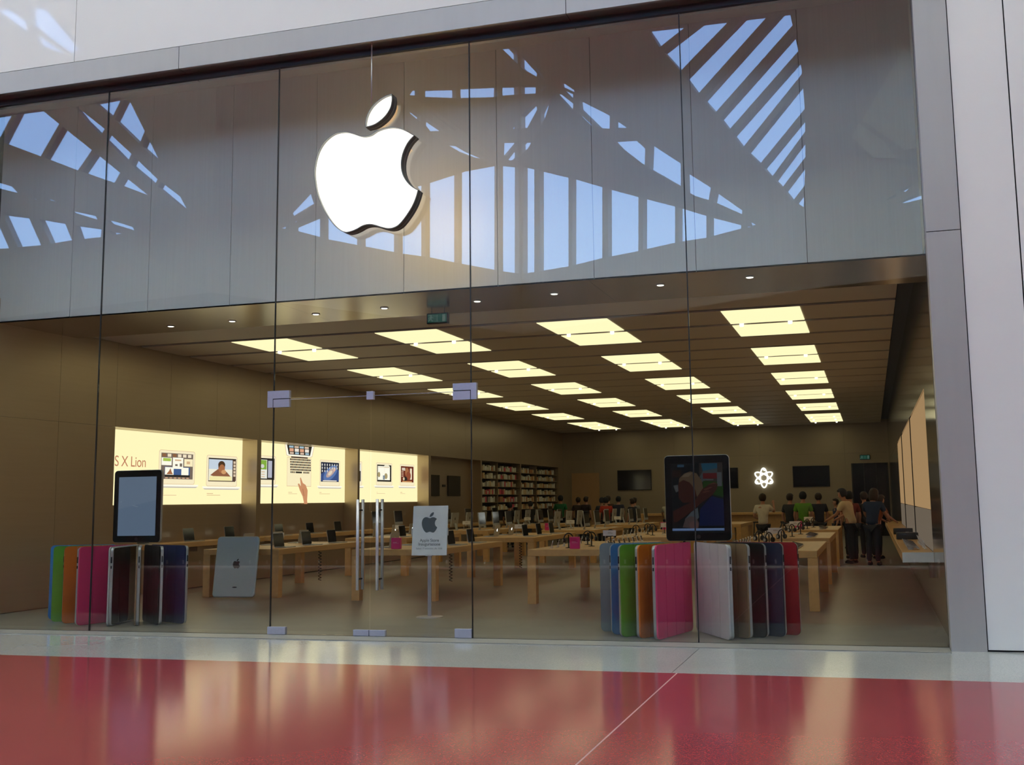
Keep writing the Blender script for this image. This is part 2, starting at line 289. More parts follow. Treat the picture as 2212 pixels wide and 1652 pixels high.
HOLES=[[[(7.09,16.21),(9.2,16.07),(8.51,15.13),(7.12,15.71)],[(9.5,16.06),(10.62,15.98),(11.59,15.26),(10.73,14.2),(10.7,14.21),(8.85,14.99),(8.75,15.03)],[(11.78,15.12),(13.24,14.05),(12.6,13.41),(12.55,13.43),(10.95,14.11)],[(13.42,13.92),(14.61,13.04),(14.36,12.72),(14.29,12.75),(12.83,13.33)],[(14.78,12.91),(15.94,12.06),(14.64,12.61),(14.57,12.64)],[(12.26,15.84),(12.56,15.65),(13.81,14.72),(13.65,14.52),(12.86,15.21)],[(13.95,14.6),(15.03,13.69),(15.1,13.63),(14.94,13.37),(14.9,13.41),(13.82,14.37),(13.78,14.4)],[(15.23,13.51),(16.32,12.57),(16.2,12.4),(15.08,13.27)],[(16.45,12.47),(17.32,11.85),(17.64,11.37),(17.33,11.53),(16.33,12.3),(16.33,12.3)],[(13.27,15.77),(14.5,15.73),(14.56,15.69),(14.15,15.08),(13.87,15.31)],[(14.7,15.61),(14.98,15.45),(15.67,14.34),(15.45,13.93),(14.29,14.96),(14.27,14.97)],[(15.76,14.19),(16.44,13.09),(15.56,13.82)],[(8.01,13.75),(9.33,13.29),(9.65,13.01),(8.03,13.51)],[(10.17,12.89),(10.39,12.79),(10.67,12.6),(10.26,12.75)],[(11.01,12.67),(11.6,12.44),(11.04,12.58)],[(12.24,12.05),(13.53,11.68),(13.65,11.52),(12.33,11.98)],[(13.99,11.5),(14.36,11.39),(15.27,11.07),(15.35,10.94),(14.16,11.36)],[(8.93,12.31),(10.28,12.02),(10.96,10.94),(9.78,11.0)],[(10.82,11.9),(12.09,11.59),(12.46,10.94),(11.43,10.94)],[(12.56,11.47),(13.85,11.18),(13.82,10.89),(12.82,10.93)],[(14.24,11.05),(14.94,10.89),(14.32,10.91)],[(7.77,12.52),(8.45,12.39),(9.34,11.01),(8.21,11.1)],[(8.44,20.03),(8.99,19.99),(10.2,19.13),(10.22,18.73)],[(10.35,19.73),(11.12,19.46),(12.87,17.59),(12.47,17.49),(10.39,19.05)],[(10.51,18.75),(12.2,17.54),(10.87,18.15)]],[[(3.16,11.15),(4.17,11.71),(4.18,10.96),(3.16,11.03)],[(4.36,11.79),(5.73,12.43),(5.74,10.93),(4.37,10.94)],[(5.93,12.52),(7.38,13.19),(7.38,10.92),(5.94,10.93)],[(7.59,13.29),(8.66,13.79),(8.66,10.96),(7.6,10.92)],[(8.89,13.9),(10.3,14.58),(10.28,10.95),(8.88,10.97)],[(10.49,14.66),(12.44,15.35),(12.38,10.95),(10.46,10.95)],[(12.69,15.42),(13.58,15.54),(13.5,10.99),(12.63,10.95)],[(13.58,17.16),(13.26,17.06),(13.58,17.52)],[(12.78,16.4),(13.58,16.6),(13.58,16.59),(12.9,15.83),(12.75,15.83)],[(13.58,16.37),(13.58,15.96),(13.32,15.73),(12.98,15.67)],[(7.91,17.12),(8.09,17.4),(8.34,17.49),(8.34,17.23)],[(8.66,17.55),(10.21,18.0),(10.21,17.61),(8.66,17.25)],[(10.44,18.08),(12.45,18.69),(12.44,18.23),(10.44,17.67)],[(12.7,18.76),(13.58,19.0),(13.58,18.64),(12.7,18.36)],[(13.58,19.97),(12.66,20.41),(13.31,20.63),(13.58,20.48)],[(7.47,16.7),(7.61,16.8),(7.9,16.68),(7.82,16.5)],[(8.02,16.6),(8.45,16.45),(8.45,16.17),(7.92,16.42)],[(8.7,16.43),(9.64,16.14),(8.91,15.94),(8.7,16.11)],[(8.65,16.78),(8.81,16.78),(10.24,16.3),(10.1,16.23)],[(9.67,15.62),(10.35,15.73),(10.86,15.61),(12.09,15.46),(11.16,15.38),(10.36,15.45)],[(11.17,16.01),(11.37,15.97),(12.16,15.56),(12.06,15.53)],[(2.93,11.62),(3.76,12.58),(3.91,12.19),(2.99,11.52)],[(2.52,11.03),(2.82,11.19),(2.79,11.03)],[(3.02,11.32),(3.34,11.58),(3.17,11.34)]],[[(0.18,15.49),(0.78,15.25),(0.7,10.96),(0.1,10.99)],[(1.08,15.13),(2.62,14.51),(2.54,10.91),(1.0,10.95)],[(2.82,14.43),(4.34,13.76),(4.26,10.96),(2.73,10.91)],[(4.61,13.64),(6.07,13.02),(6.0,10.95),(4.54,10.96)],[(6.29,12.93),(7.73,12.33),(7.68,10.98),(6.22,10.96)],[(7.89,12.26),(9.07,11.72),(9.04,10.93),(7.84,10.98)],[(9.23,11.65),(10.49,11.13),(10.48,11.0),(9.2,10.94)],[(10.6,11.09),(11.11,11.0),(11.11,10.98),(10.6,11.0)],[(3.23,17.57),(4.79,16.52),(4.77,16.0),(4.28,16.15),(3.26,17.22)],[(5.01,16.31),(5.62,15.83),(5.0,15.98)],[(4.94,15.48),(5.97,15.29),(6.45,14.82),(6.4,14.16),(5.62,14.72)],[(6.7,14.94),(8.04,13.88),(8.01,13.02),(6.62,14.0)],[(2.25,18.64),(3.0,18.04),(3.03,17.94),(2.29,18.41)],[(2.01,18.19),(2.24,18.11),(2.94,17.49),(2.9,17.18)],[(2.36,18.25),(2.94,17.88),(2.94,17.62)],[(3.18,16.96),(3.3,16.96),(3.87,16.38),(3.86,16.26)],[(8.25,13.52),(9.3,12.71),(9.19,12.28),(8.25,12.72)],[(9.48,12.53),(10.56,11.63),(10.53,11.5),(9.38,12.18)],[(10.74,11.26),(11.08,11.02),(10.8,11.05)],[(0.9,18.12),(0.98,17.74),(0.42,17.11),(0.08,17.17),(0.08,17.71),(0.08,17.71)],[(1.83,18.18),(1.56,17.46),(1.18,17.0),(1.16,17.57),(1.36,17.84)],[(0.08,16.52),(0.17,16.58),(0.66,16.46),(0.44,16.22),(0.08,16.06)],[(0.08,19.01),(0.92,18.79),(0.91,18.46),(0.08,18.65)],[(1.21,18.71),(1.55,18.62),(1.25,18.42),(1.16,18.42)],[(0.08,19.85),(0.08,20.35),(1.01,19.3),(0.97,19.15),(0.24,19.68)],[(0.72,19.97),(1.47,18.88),(1.38,18.87),(0.85,19.61)],[(6.74,19.4),(7.25,18.57),(8.56,19.04),(8.18,19.11),(6.78,19.41)],[(7.43,18.32),(8.15,17.39),(8.16,17.38),(10.36,18.66),(9.11,18.92)],[(8.38,17.06),(8.84,16.36),(8.89,16.3),(11.91,18.34),(10.9,18.55)],[(9.13,16.01),(9.6,15.41),(12.82,17.68),(12.74,18.17),(12.4,18.24)],[(9.79,15.15),(10.11,14.69),(10.15,14.64),(12.99,16.71),(12.97,16.86),(12.88,17.35)],[(10.3,14.41),(10.65,13.9),(10.68,13.87),(13.09,15.88),(13.09,15.99),(13.03,16.41)],[(10.85,13.68),(11.2,13.29),(11.33,13.13),(13.13,14.64),(13.1,15.57)],[(11.45,12.98),(11.61,12.76),(11.77,12.57),(13.11,13.86),(13.13,14.39)],[(11.87,12.46),(12.12,12.16),(12.15,12.12),(13.07,12.98),(13.07,12.98),(13.1,13.64)],[(12.23,12.01),(12.52,11.58),(12.53,11.58),(12.99,12.02),(13.06,12.79)],[(12.61,11.51),(12.92,11.27),(12.97,11.86)]],[[(2.01,11.02),(2.49,11.25),(2.48,11.15)],[(2.59,11.33),(3.09,11.5),(2.78,11.26)],[(2.43,10.94),(3.14,11.11),(4.03,11.27),(4.01,11.02),(2.76,10.9)]]]
DAYLIT_PANES=[[(1.2,13.32),(1.45,13.75),(2.19,13.03),(2.6,12.38),(1.86,12.51)],[(1.56,13.83),(3.0,15.96),(4.23,14.7),(4.11,12.68),(2.86,12.59)]]
SAILS=[(2,[(1.91,18.2),(1.43,17.11),(0.66,16.27),(-0.3,15.77),(0.93,15.18),(2.8,14.43),(4.59,13.66),(6.28,12.93),(7.92,12.26),(8.57,11.99),(10.56,11.18),(8.07,12.94),(6.53,14.07),(4.98,15.44),(3.87,16.32),(2.87,17.26)]),(1,[(8.0,17.01),(8.75,17.23),(10.91,17.73),(12.95,18.34),(12.87,18.08),(11.86,16.71),(12.1,16.06),(12.09,15.68),(10.36,16.38),(8.81,16.89)]),(1,[(11.92,15.29),(11.09,15.3),(10.29,15.39),(9.57,15.58),(8.84,15.86),(8.64,16.05),(7.85,16.36),(7.34,16.49),(6.18,14.33),(4.03,12.65),(4.03,12.14),(3.02,11.25),(4.17,11.68),(6.19,12.74),(8.71,13.79),(10.35,14.55)])]
# ------------------------------------------------------------------ key dimensions (metres; shop glass in the plane y = 0)
XL, XR = -3.3, 11.45            # inner side walls
ZC = 4.90                       # ceiling planks
YB = 36.6                       # back wall
ZG = 7.885                      # top of the glass
JX = [0.0, 2.85, 5.72, 8.58]    # glass joints
FA = 1.6                        # fascia behind the glass
# ---------------------------- floors
o = struct(MB().box(XL-.6, 12.2, 0.0, YB+.4, -.06, 0).obj('floor', 'stone'), 'grey stone floor of the shop')
hall = struct(link('floor_hall', None), 'red terrazzo floor of the mall hall')
MB().box(-28, 8.695, -29, -2.26, -.05, 0).obj('slab', 'red_floor', hall)
MB().box(8.71, 27, -29, -2.26, -.05, 0).obj('slab', 'red_floor', hall)
MB().box(8.695, 8.71, -29, -2.26, -.05, -.0005).obj('joint', 'grout', hall)
bord = struct(link('floor_border', None), 'pale grey terrazzo border along the shop front')
MB().box(-28, 8.645, -2.26, -.41, -.05, .0).obj('slab', 'grey_floor', bord)
MB().box(8.653, 27, -2.26, -.41, -.05, .0).obj('slab', 'grey_floor', bord)
MB().box(11.39, 27, -.41, .3, -.05, .0).obj('slab', 'grey_floor', bord)
MB().box(-28, XL-.6, -.41, .3, -.05, .0).obj('slab', 'grey_floor', bord)
MB().box(8.645, 8.653, -2.26, -.41, -.05, -.004).obj('joint', 'dark', bord)
sill = struct(link('trim_1', None), 'satin metal sill below the glass')
MB().box(XL-.6, 11.39, -.41, -.012, -.05, .010).obj('plate', 'sill', sill)
MB().box(XL-.6, 11.39, -.012, .012, -.05, .012).obj('channel', 'seal', sill)
# ---------------------------- header, jamb, white walls of the facade
head = struct(link('wall_header', None), 'grey metal header band above the glass')
for a, b in ((-28, 1.355), (1.365, 7.145), (7.155, 11.395)):
    MB().box(a, b, -.25, -.24, 7.97, 8.30).obj('panel', 'jamb', head)
    MB().box(a, b, -.24, .30, 7.97, 7.985).obj('underside_panel', 'steel_soffit', head)
MB().box(-28, 11.6, -.235, .30, 7.99, 8.35).obj('core', 'dark', head)
MB().box(-28, 11.45, -.03, .03, 7.88, 7.97).obj('glass_channel', 'seal', head)
jamb = struct(link('wall_jamb', None), 'grey metal jamb at the right end of the glass')
MB().box(11.40, 11.77, -.25, .05, 0, 4.705).obj('panel', 'jamb', jamb)
MB().box(11.40, 11.77, -.25, .05, 4.715, 8.30).obj('panel', 'jamb', jamb)
MB().box(11.41, 11.775, -.235, .3, 0, 8.30).obj('core', 'dark', jamb)
fw = struct(link('wall_facade', None), 'glossy white panels of the mall wall')
xs = [-28] + [-12.34 + 4.95*k for k in range(0, 5)]
MB().box(-28, -.45, -.245, -.225, 8.31, 22).obj('panel', 'white_wall', fw)
MB().box(-.44, 12.385, -.245, -.225, 8.31, 22).obj('panel', 'white_wall', fw)
MB().box(11.782, 12.385, -.23, -.21, .02, 8.30).obj('panel', 'white_wall', fw)
MB().box(12.40, 27, -.23, -.21, .02, 22).obj('panel', 'white_wall', fw)
MB().box(-28, 27, -.20, .3, 8.36, 22).obj('core', 'concrete', fw)
MB().box(11.78, 27, -.20, .3, 0, 8.36).obj('core', 'dark', fw)
MB().box(-28, XL-.6, -.23, .3, 0, 8.36).obj('core', 'concrete', fw)
# ---------------------------- fascia behind the glass
fas = struct(link('wall_fascia', None), 'brushed steel fascia panels behind the upper glass')
jx = [-3.40, -1.90, -.41, 1.09, 2.58, 4.06, 5.55, 7.00, 8.46, 9.97, 11.47]
for a, b in zip(jx[:-1], jx[1:]):
    MB().box(a+.004, b-.004, FA, FA+.02, 4.83, 8.5).obj('panel', 'steel_fascia', fas)
MB().box(XL-.3, XR+.1, FA+.021, FA+.15, 4.84, 8.5).obj('core', 'dark', fas)
MB().box(XL-.6, XR+.1, -.1, FA+.15, 8.45, 8.6).obj('cavity_top', 'concrete', fas)
MB().box(XL-.55, XL-.5, 0, FA+.15, 4.7, 8.5).obj('cavity_side', 'concrete', fas)
MB().box(XL-.6, XL-.3, FA, FA+.15, 4.8, 8.5).obj('core', 'dark', fas)
sof = struct(link('ceiling_soffit', None), 'polished steel soffit just inside the glass')
for a, b in ((XL, 1.9), (1.904, 6.9), (6.904, XR)):
    MB().box(a, b, FA, 3.50, 4.83, 4.85).obj('panel', 'steel_soffit', sof)
# ---------------------------- plank ceiling
ceil = struct(link('ceiling', None), 'ceiling of wide pale planks with dark slots')
P, Y0, GAP = 1.644, 3.56, .21
pk = MB().box(XL+.02, 11.18, GAP/2, P-GAP/2, 0, .03).mesh('plank', 'plank')
NP = 20
for k in range(NP): link('plank', pk, ceil, (0, Y0+k*P, ZC))
MB().box(XL-.6, XR+.6, FA+.06, YB+.4, 5.30, 5.36).obj('void', 'slot', ceil)
MB().box(11.22, 11.45, 3.5, YB, 5.05, 5.1).obj('cove', 'dark', ceil)
# ---------------------------- left wall with poster niches
wl = struct(link('wall_left', None), 'brushed steel left wall with recessed poster niches')
NICH = [(4.63, 9.72), (9.90, 15.02), (15.15, 20.20)]
edges = [0.02, 1.55, 3.09, 4.63, 6.33, 8.02, 9.81, 11.5, 13.2, 15.085, 16.8, 18.5, 20.3, 22, 23.65, 25.3, 27.7, 30.1, 32.9, YB]
for a, b in zip(edges[:-1], edges[1:]):
    MB().box(XL-.05, XL, a+.003, b-.003, 3.27, 5.25).obj('panel', 'steel_wall', wl)
    if b <= 4.7: MB().box(XL-.05, XL, a+.003, b-.003, .02, 3.266).obj('panel', 'steel_wall', wl)
    else: MB().box(XL-.05, XL, a+.003, b-.003, .02, .88).obj('panel', 'steel_wall', wl)
MB().box(XL-.55, XL-.05, 0, 4.63, 0, 5.3).obj('pier', 'steel_wall', wl)
for a, b in ((9.72, 9.90), (15.02, 15.15), (20.20, 20.40), (25.2, 25.35), (30.0, 30.12), (35.75, YB)):
    MB().box(XL-.45, XL, a, b, .88, 3.268).obj('pier', 'steel_wall', wl)
MB().box(XL-.55, XL-.42, 4.63, YB, 0, 3.3).obj('niche_back', 'steel_wall', wl)
MB().box(XL-.45, XL-.05, 4.63, YB, 3.27, 3.34).obj('niche_top', 'steel_wall', wl)
# ---------------------------- back wall, right wall
wb = struct(link('wall_back', None), 'back wall of the shop')
for a, b in zip([XL-.5, -1.8, 2.0, 5.9, 9.6], [-1.805, 1.995, 5.895, 9.595, XR+.5]):
    MB().box(a, b, YB, YB+.05, 0, 3.6).obj('panel', 'back_wall', wb)
    MB().box(a, b, YB, YB+.05, 3.605, 5.3).obj('panel', 'back_wall', wb)
MB().box(XL-.6, XR+.8, YB+.06, YB+.3, 0, 5.4).obj('core', 'dark', wb)
wr = struct(link('wall_right', None), 'polished steel right wall')
MB().box(XR, XR+.05, .06, 3.40, .0, 4.83).obj('panel', 'steel_mirror', wr)
MB().box(XR, XR+.05, .06, FA, 4.84, 8.45).obj('cavity_panel', 'cavity', wr)
for a, b in ((3.405, 10), (10.005, 19), (19.005, 28), (28.005, YB)):
    MB().box(XR, XR+.05, a, b, 3.25, 5.25).obj('panel', 'steel_mirror', wr)
    MB().box(XR, XR+.05, a, b, 0, .8).obj('panel', 'steel_mirror', wr)
MB().box(XR, XR+.05, 20.5, YB, .8, 3.245).obj('panel', 'steel_mirror', wr)
MB().box(XR+.45, XR+.5, 1.9, 20.6, 0, 3.3).obj('niche_back', 'steel_wall', wr)
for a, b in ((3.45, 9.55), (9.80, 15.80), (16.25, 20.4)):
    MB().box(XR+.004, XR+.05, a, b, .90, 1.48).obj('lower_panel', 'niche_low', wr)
    MB().box(XR+.005, XR+.03, a, b, 1.5, 3.22).obj('glow_panel', 'niche_glow', wr)
for y_ in (9.68, 16.03): MB().box(XR-.008, XR+.06, y_-.05, y_+.05, .9, 3.25).obj('mullion', 'dark', wr)
MB().box(XR+.05, XR+.5, 1.90, 1.95, 0, 3.25).obj('pier', 'steel_wall', wr)
MB().box(XR+.05, XR+.5, 20.43, 20.49, 0, 3.25).obj('pier', 'steel_wall', wr)
MB().box(XR+.06, XR+.5, 0, YB, 3.26, 5.3).obj('core', 'dark', wr)
MB().box(XR+.06, XR+.6, 0.05, 1.9, 0, 8.5).obj('core', 'dark', wr)
# ---------------------------- mall hall behind the viewer: zigzag glazed wall, side walls, roof with added fill-light panes
def wall_with_holes(name, a, b, z0, z1, holes, mat, thick=.25):
    d = Vector((b[0]-a[0], b[1]-a[1], 0)); Ln = d.length; d.normalize()
    nrm = Vector((-d.y, d.x, 0))
    if nrm.dot(Vector((5, 0, 0)) - Vector((a[0], a[1], 0))) < 0: nrm = -nrm
    bm = bmesh.new()
    pts2 = []; eds = []
    for lp in [[(0, z0), (Ln, z0), (Ln, z1), (0, z1)]] + list(holes):
        b0 = len(pts2); pts2 += [Vector(p) for p in lp]; eds += [(b0+k, b0+(k+1) % len(lp)) for k in range(len(lp))]
    ov, oe, of, _a, _b, _c = delaunay_2d_cdt(pts2, eds, [], 0, 1e-5)
    vs = [bm.verts.new((p.x, p.y, 0)) for p in ov]
    def inside(q, lp):
        r = False
        for k in range(len(lp)):
            p0, p1 = lp[k-1], lp[k]
            if (p0[1] > q[1]) != (p1[1] > q[1]) and q[0] < (p1[0]-p0[0])*(q[1]-p0[1])/(p1[1]-p0[1])+p0[0]: r = not r
        return r
    for f in of:
        cc = sum((ov[k] for k in f), Vector((0, 0)))/len(f)
        if not any(inside(cc, h) for h in holes): bm.faces.new([vs[k] for k in f])
    bmesh.ops.delete(bm, geom=[v for v in bm.verts if not v.link_faces], context='VERTS')
    r = bmesh.ops.extrude_face_region(bm, geom=bm.faces[:])
    for v in r['geom']:
        if isinstance(v, bmesh.types.BMVert): v.co.z -= thick
    A = Vector((a[0], a[1], 0))
    for v in bm.verts:
        s_, z_, t_ = v.co; v.co = A + d*s_ + Vector((0, 0, z_)) + nrm*t_
    bmesh.ops.recalc_face_normals(bm, faces=bm.faces[:])
    me = bpy.data.meshes.new(name); bm.to_mesh(me); bm.free(); me.materials.append(MT[mat])
    return me, A, d, nrm, Ln
ow = struct(link('wall_opposite', None), 'zigzag glazed wall of the hall opposite the shop')
for i, (x0, y0, x1, y1) in enumerate(WALLS):
    me, A, d, nrm, Ln = wall_with_holes('glazed_wall', (x0, y0), (x1, y1), 8.5, 22.2, HOLES[i], 'concrete')
    link('glazed_wall', me, ow)
    MB().add([A, A+d*Ln, A+d*Ln+Vector((0, 0, 8.5)), A+Vector((0, 0, 8.5)), A-nrm*.3, A+d*Ln-nrm*.3, A+d*Ln+Vector((0, 0, 8.5))-nrm*.3, A+Vector((0, 0, 8.5))-nrm*.3],
             [(0, 1, 2, 3), (7, 6, 5, 4), (0, 4, 5, 1), (3, 2, 6, 7), (0, 3, 7, 4), (1, 5, 6, 2)]).obj('shop_front', 'dark_shop', ow)
    for pts in (DAYLIT_PANES if i == 3 else []):
        vs = [A + d*s_ + Vector((0, 0, z_)) + nrm*.02 for s_, z_ in pts]; n = len(vs)
        MB().add(vs + [p + nrm*.05 for p in vs], [list(range(n)), [n+k for k in range(n)][::-1]] + [(k, (k+1) % n, n+(k+1) % n, n+k) for k in range(n)]).obj('sail_pane', 'pale', ow)  # no sail here: daylit glazing painted as pale sheets
    for wi, pts in SAILS:
        if wi == i:
            vs = [A + d*s_ + Vector((0, 0, z_)) + nrm*.03 for s_, z_ in pts]; n = len(vs)
            MB().add(vs + [p + nrm*.04 for p in vs], [list(range(n)), [n+k for k in range(n)][::-1]] + [(k, (k+1) % n, n+(k+1) % n, n+k) for k in range(n)]).obj('sail_pane', 'sail', ow)
zig_end = (WALLS[0][1], WALLS[-1][3])
hs = struct(link('wall_hall', None), 'end walls of the mall hall')
MB().box(-28.3, -28, zig_end[0], .3, 0, 22.2).obj('end_wall', 'concrete', hs)
MB().box(27, 27.3, zig_end[1], .3, 0, 22.2).obj('end_wall', 'concrete', hs)
rf = struct(link('ceiling_hall', None), 'opal fill pane roof added to brighten the mall hall')
zig = [(WALLS[0][0], WALLS[0][1])] + [(w[2], w[3]) for w in WALLS]
def zy(x):
    for (xa, ya), (xb, yb) in zip(zig[:-1], zig[1:]):
        if xa <= x <= xb: return ya+(yb-ya)*(x-xa)/(xb-xa)
    return zig[0][1] if x < zig[0][0] else zig[-1][1]
MB().prism([(-28.2, -15), (-28.2, zig[0][1])] + zig + [(27.2, zig[-1][1]), (27.2, -15)], 22.0, 22.2, 'xy').obj('roof_slab', 'concrete', rf)
for k in range(11):
    x = -28 + 5*k
    MB().box(x, x+.5, max(zy(x), zy(x+.5))+.1, .3, 21.6, 22.2).obj('beam', 'concrete', rf)
    pm = MB().box(x+.5, x+5, -15, -.2, 22.0, 22.03).obj('fill_pane', 'opal', rf)  # unseen pane, added to spread sunlight over the shop front
bal = thing('balustrade', 'low glass balustrade with small white brackets across the hall', 'balustrade', (0, -14.5, 0))
MB().box(-10, 12.6, -.10, .10, 0, .04).obj('kerb', 'white', bal)
MB().box(-10, 12.6, -.008, .008, .04, 1.0).obj('pane', 'glass', bal)
bk = MB().box(-.022, .022, .010, .03, .095, .20).mesh('bracket', 'white')
for k in range(40): link('bracket', bk, bal, (-9.07+.5425*k, 0, 0))

# ---------------------------- glass panes, seals and doors
def pane(name, x0, x1, z0, z1, label):
    w = struct(link(name, None), label)
    MB().box(x0+.007, x1-.007, -.007, .007, z0, z1).obj('pane', 'glass', w)
    return w
ws = [pane('window_1', XL-.5, JX[0], .012, 7.88, 'leftmost tall glass pane'), pane('window_2', JX[0], JX[1], .012, 7.88, 'tall glass pane left of the doors'),
      pane('window_3', JX[1], JX[2], 3.155, 7.88, 'glass pane above the doors'), pane('window_4', JX[2], JX[3], .012, 7.88, 'tall glass pane right of the doors'),
      pane('window_5', JX[3], 11.40, .012, 7.88, 'rightmost tall glass pane')]
for w, x, z0 in ((ws[0], JX[0], .012), (ws[1], JX[1], .012), (ws[3], JX[2], .012), (ws[4], JX[3], .012)):
    MB().box(x-.006, x+.006, -.012, .012, z0, 7.88).obj('seal', 'seal', w)
DX = 4.30
for i, (a, b, hx) in enumerate(((JX[1], DX, 4.155), (DX, JX[2], 4.435))):
    d = struct(link('door_%d' % (i+1), None), 'left glass door leaf with twin bar handle' if i == 0 else 'right glass door leaf with twin bar handle')
    MB().box(a+.010, b-.006, -.007, .007, .02, 3.135).obj('pane', 'glass', d)
    MB().box(a+.006, b-.003, -.008, .008, 3.136, 3.142).obj('edge_strip', 'chrome', d)
    hd = link('handle', None, d)
    for s in (-1, 1):
        bar = MB().tube([(hx+s*.055*0, s*.075, .60), (hx, s*.075, 1.77)], .020, 12).obj('bar', 'chrome', hd)
    MB().tube([(hx, -.075, .74), (hx, .075, .74)], .010, 8).obj('bolt', 'dark', hd)
    MB().tube([(hx, -.075, 1.63), (hx, .075, 1.63)], .010, 8).obj('bolt', 'dark', hd)
    # lower patch fittings
    if i == 0:
        bevel(MB().box(JX[1]-.03, JX[1]+.235, -.028, .028, .014, .112).obj('patch_fitting', 'patch', d), .004)
        bevel(MB().box(DX-.225, DX-.005, -.028, .028, .014, .092).obj('lock_fitting', 'patch', d), .004)
    else:
        bevel(MB().box(JX[2]-.235, JX[2]-.008, -.028, .028, .014, .125).obj('patch_fitting', 'patch', d), .004)
        bevel(MB().box(DX+.005, DX+.225, -.028, .028, .014, .092).obj('lock_fitting', 'patch', d), .004)
def lpatch(x0, x1, z0, z1, jx_, side, w):
    """pivot patch: a plate on the fixed glass with an L-shaped gap and the door's own square plate"""
    if side < 0:
        MB().prism([(x0, z0), (jx_-.004, z0), (jx_-.004, 3.155), (x1, 3.155), (x1, z1), (x0, z1)], -.028, .028).obj('patch_fitting', 'patch', w)
        MB().box(jx_+.006, x1, -.028, .028, z0, 3.143).obj('pivot_plate', 'patch', w)
    else:
        MB().prism([(x0, 3.155), (jx_+.004, 3.155), (jx_+.004, z0), (x1, z0), (x1, z1), (x0, z1)], -.028, .028).obj('patch_fitting', 'patch', w)
        MB().box(x0, jx_-.006, -.028, .028, z0, 3.143).obj('pivot_plate', 'patch', w)
    MB().box(x0+.004, x1-.004, -.020, .020, z0+.004, z1-.004).obj('core', 'seal', w)
lpatch(2.765, 3.095, 3.035, 3.262, JX[1], -1, ws[2])
lpatch(5.475, 5.80, 3.03, 3.245, JX[2], 1, ws[2])
bevel(MB().box(4.245, 4.345, -.028, .028, 3.085, 3.195).obj('stop_plate', 'patch', ws[2]), .004)
# ------------------------------------------------------------------ the big hanging sign
def shrink(pts, d):
    out = []; n = len(pts); A = sum(pts[i-1][0]*pts[i][1]-pts[i][0]*pts[i-1][1] for i in range(n)); sg = 1 if A > 0 else -1
    for i in range(n):
        p, q, r = Vector(pts[i-1]), Vector(pts[i]), Vector(pts[(i+1) % n])
        a = (q-p); b = (r-q); t = (a.normalized()+b.normalized())
        t = t.normalized() if t.length > 1e-6 else a.normalized()
        out.append((q.x - sg*t.y*d, q.y + sg*t.x*d))
    return out
LB = spline(LOGO_BODY, 4); LL = spline(LOGO_LEAF, 4)
CX, CZ = 4.36, 6.27
sign = thing('hanging_sign', 'large white glowing bitten-fruit sign with leaf, hung before the upper glass', 'sign', (CX, -.22, CZ))
for nm, pts in (('fruit', LB), ('leaf', LL)):
    loc = [(x-CX, z-CZ) for x, z in pts]
    b = MB().prism(loc, 0, .16, caps=(0, 0), mi=0)
    b = b.prism(shrink(loc, -.006), .075, .088, caps=(0, 0), mi=1)
    body = b.obj(nm, ['logo_side', 'logo_rim'], sign)
    inn = shrink(loc, .010)
    n = len(loc)
    rim = MB().add([(x, 0, z) for x, z in loc] + [(x, 0, z) for x, z in inn], [(k, (k+1) % n, n+(k+1) % n, n+k) for k in range(n)])
    rim.prism(inn, 0, .045, caps=(0, 0)).obj('rim', 'logo_rim', body)
    MB().prism(inn, .045, .055, caps=(1, 1)).obj('face', 'logo_face', body)
    mx_ = sum(p[0] for p in inn)/n; mz_ = sum(p[1] for p in inn)/n
    MB().prism([(mx_+(x-mx_)*.8, mz_+(z-mz_)*.8) for x, z in inn], .150, .158, caps=(1, 1)).obj('back_light', 'logo_back', body)
MB().tube([(-.02, .10, .85), (-.02, .10, 1.70)], .010, 8).obj('cable', 'chrome', sign)
# small flat logo, unit height 1 for the fruit, centred
def logo_flat(h):
    zs = [p[1] for p in LB]; s = h/(max(zs)-min(zs)); cx = sum(p[0] for p in LB)/len(LB); cz = (max(zs)+min(zs))/2
    f = lambda L: [((x-cx)*s, (z-cz)*s) for x, z in L]
    return f(LB), f(LL)
def logo_mesh(h, y, mat, thick=.002, flip=False):
    mb = MB(); sx_ = -1 if flip else 1
    for pts in logo_flat(h): mb.prism([(sx_*x, z) for x, z in pts], y, y+thick)
    return mb.mesh('logo', mat)

# ------------------------------------------------------------------ ceiling lights
XSL = [(-1.24, -.03), (1.82, 3.06), (5.00, 6.30), (8.31, 9.64)]
COLN = ['far-left', 'centre-left', 'centre-right', 'far-right']
ORD = ['first', 'second', 'third', 'fourth', 'fifth', 'sixth', 'seventh', 'eighth']
for ci, (a, b) in enumerate(XSL):
    for r in range(6):
        n = 3 if r == 5 else 2
        k0 = 1+3*r
        t = thing('ceiling_light', 'glowing ceiling light panel, %s from the shop window in the %s line' % (ORD[r], COLN[ci]), 'ceiling light', ((a+b)/2, Y0+k0*P, ZC), 0, 'ceiling light panels')
        w = (b-a)/2
        for q in range(n):
            MB().box(-w, w, q*P+GAP/2+.01, q*P+P-GAP/2-.01, -.012, -.002).obj('diffuser', 'lamp', t)
        for q in range(1, n+(1 if n == 3 else 0)):
            for sx_ in (-.36, .30):
                MB().lathe([(.035, -.05), (.040, -.02), (.040, .05), (.03, .09)], 12, 0, (sx_*2*w, q*P, 0)).obj('spot', 'spot', t)
DLX = [(-.90, 2.91), (.36, 2.83), (1.99, 2.73), (3.27, 2.62), (4.87, 2.58), (6.17, 2.42), (7.82, 2.32), (9.13, 2.21)]
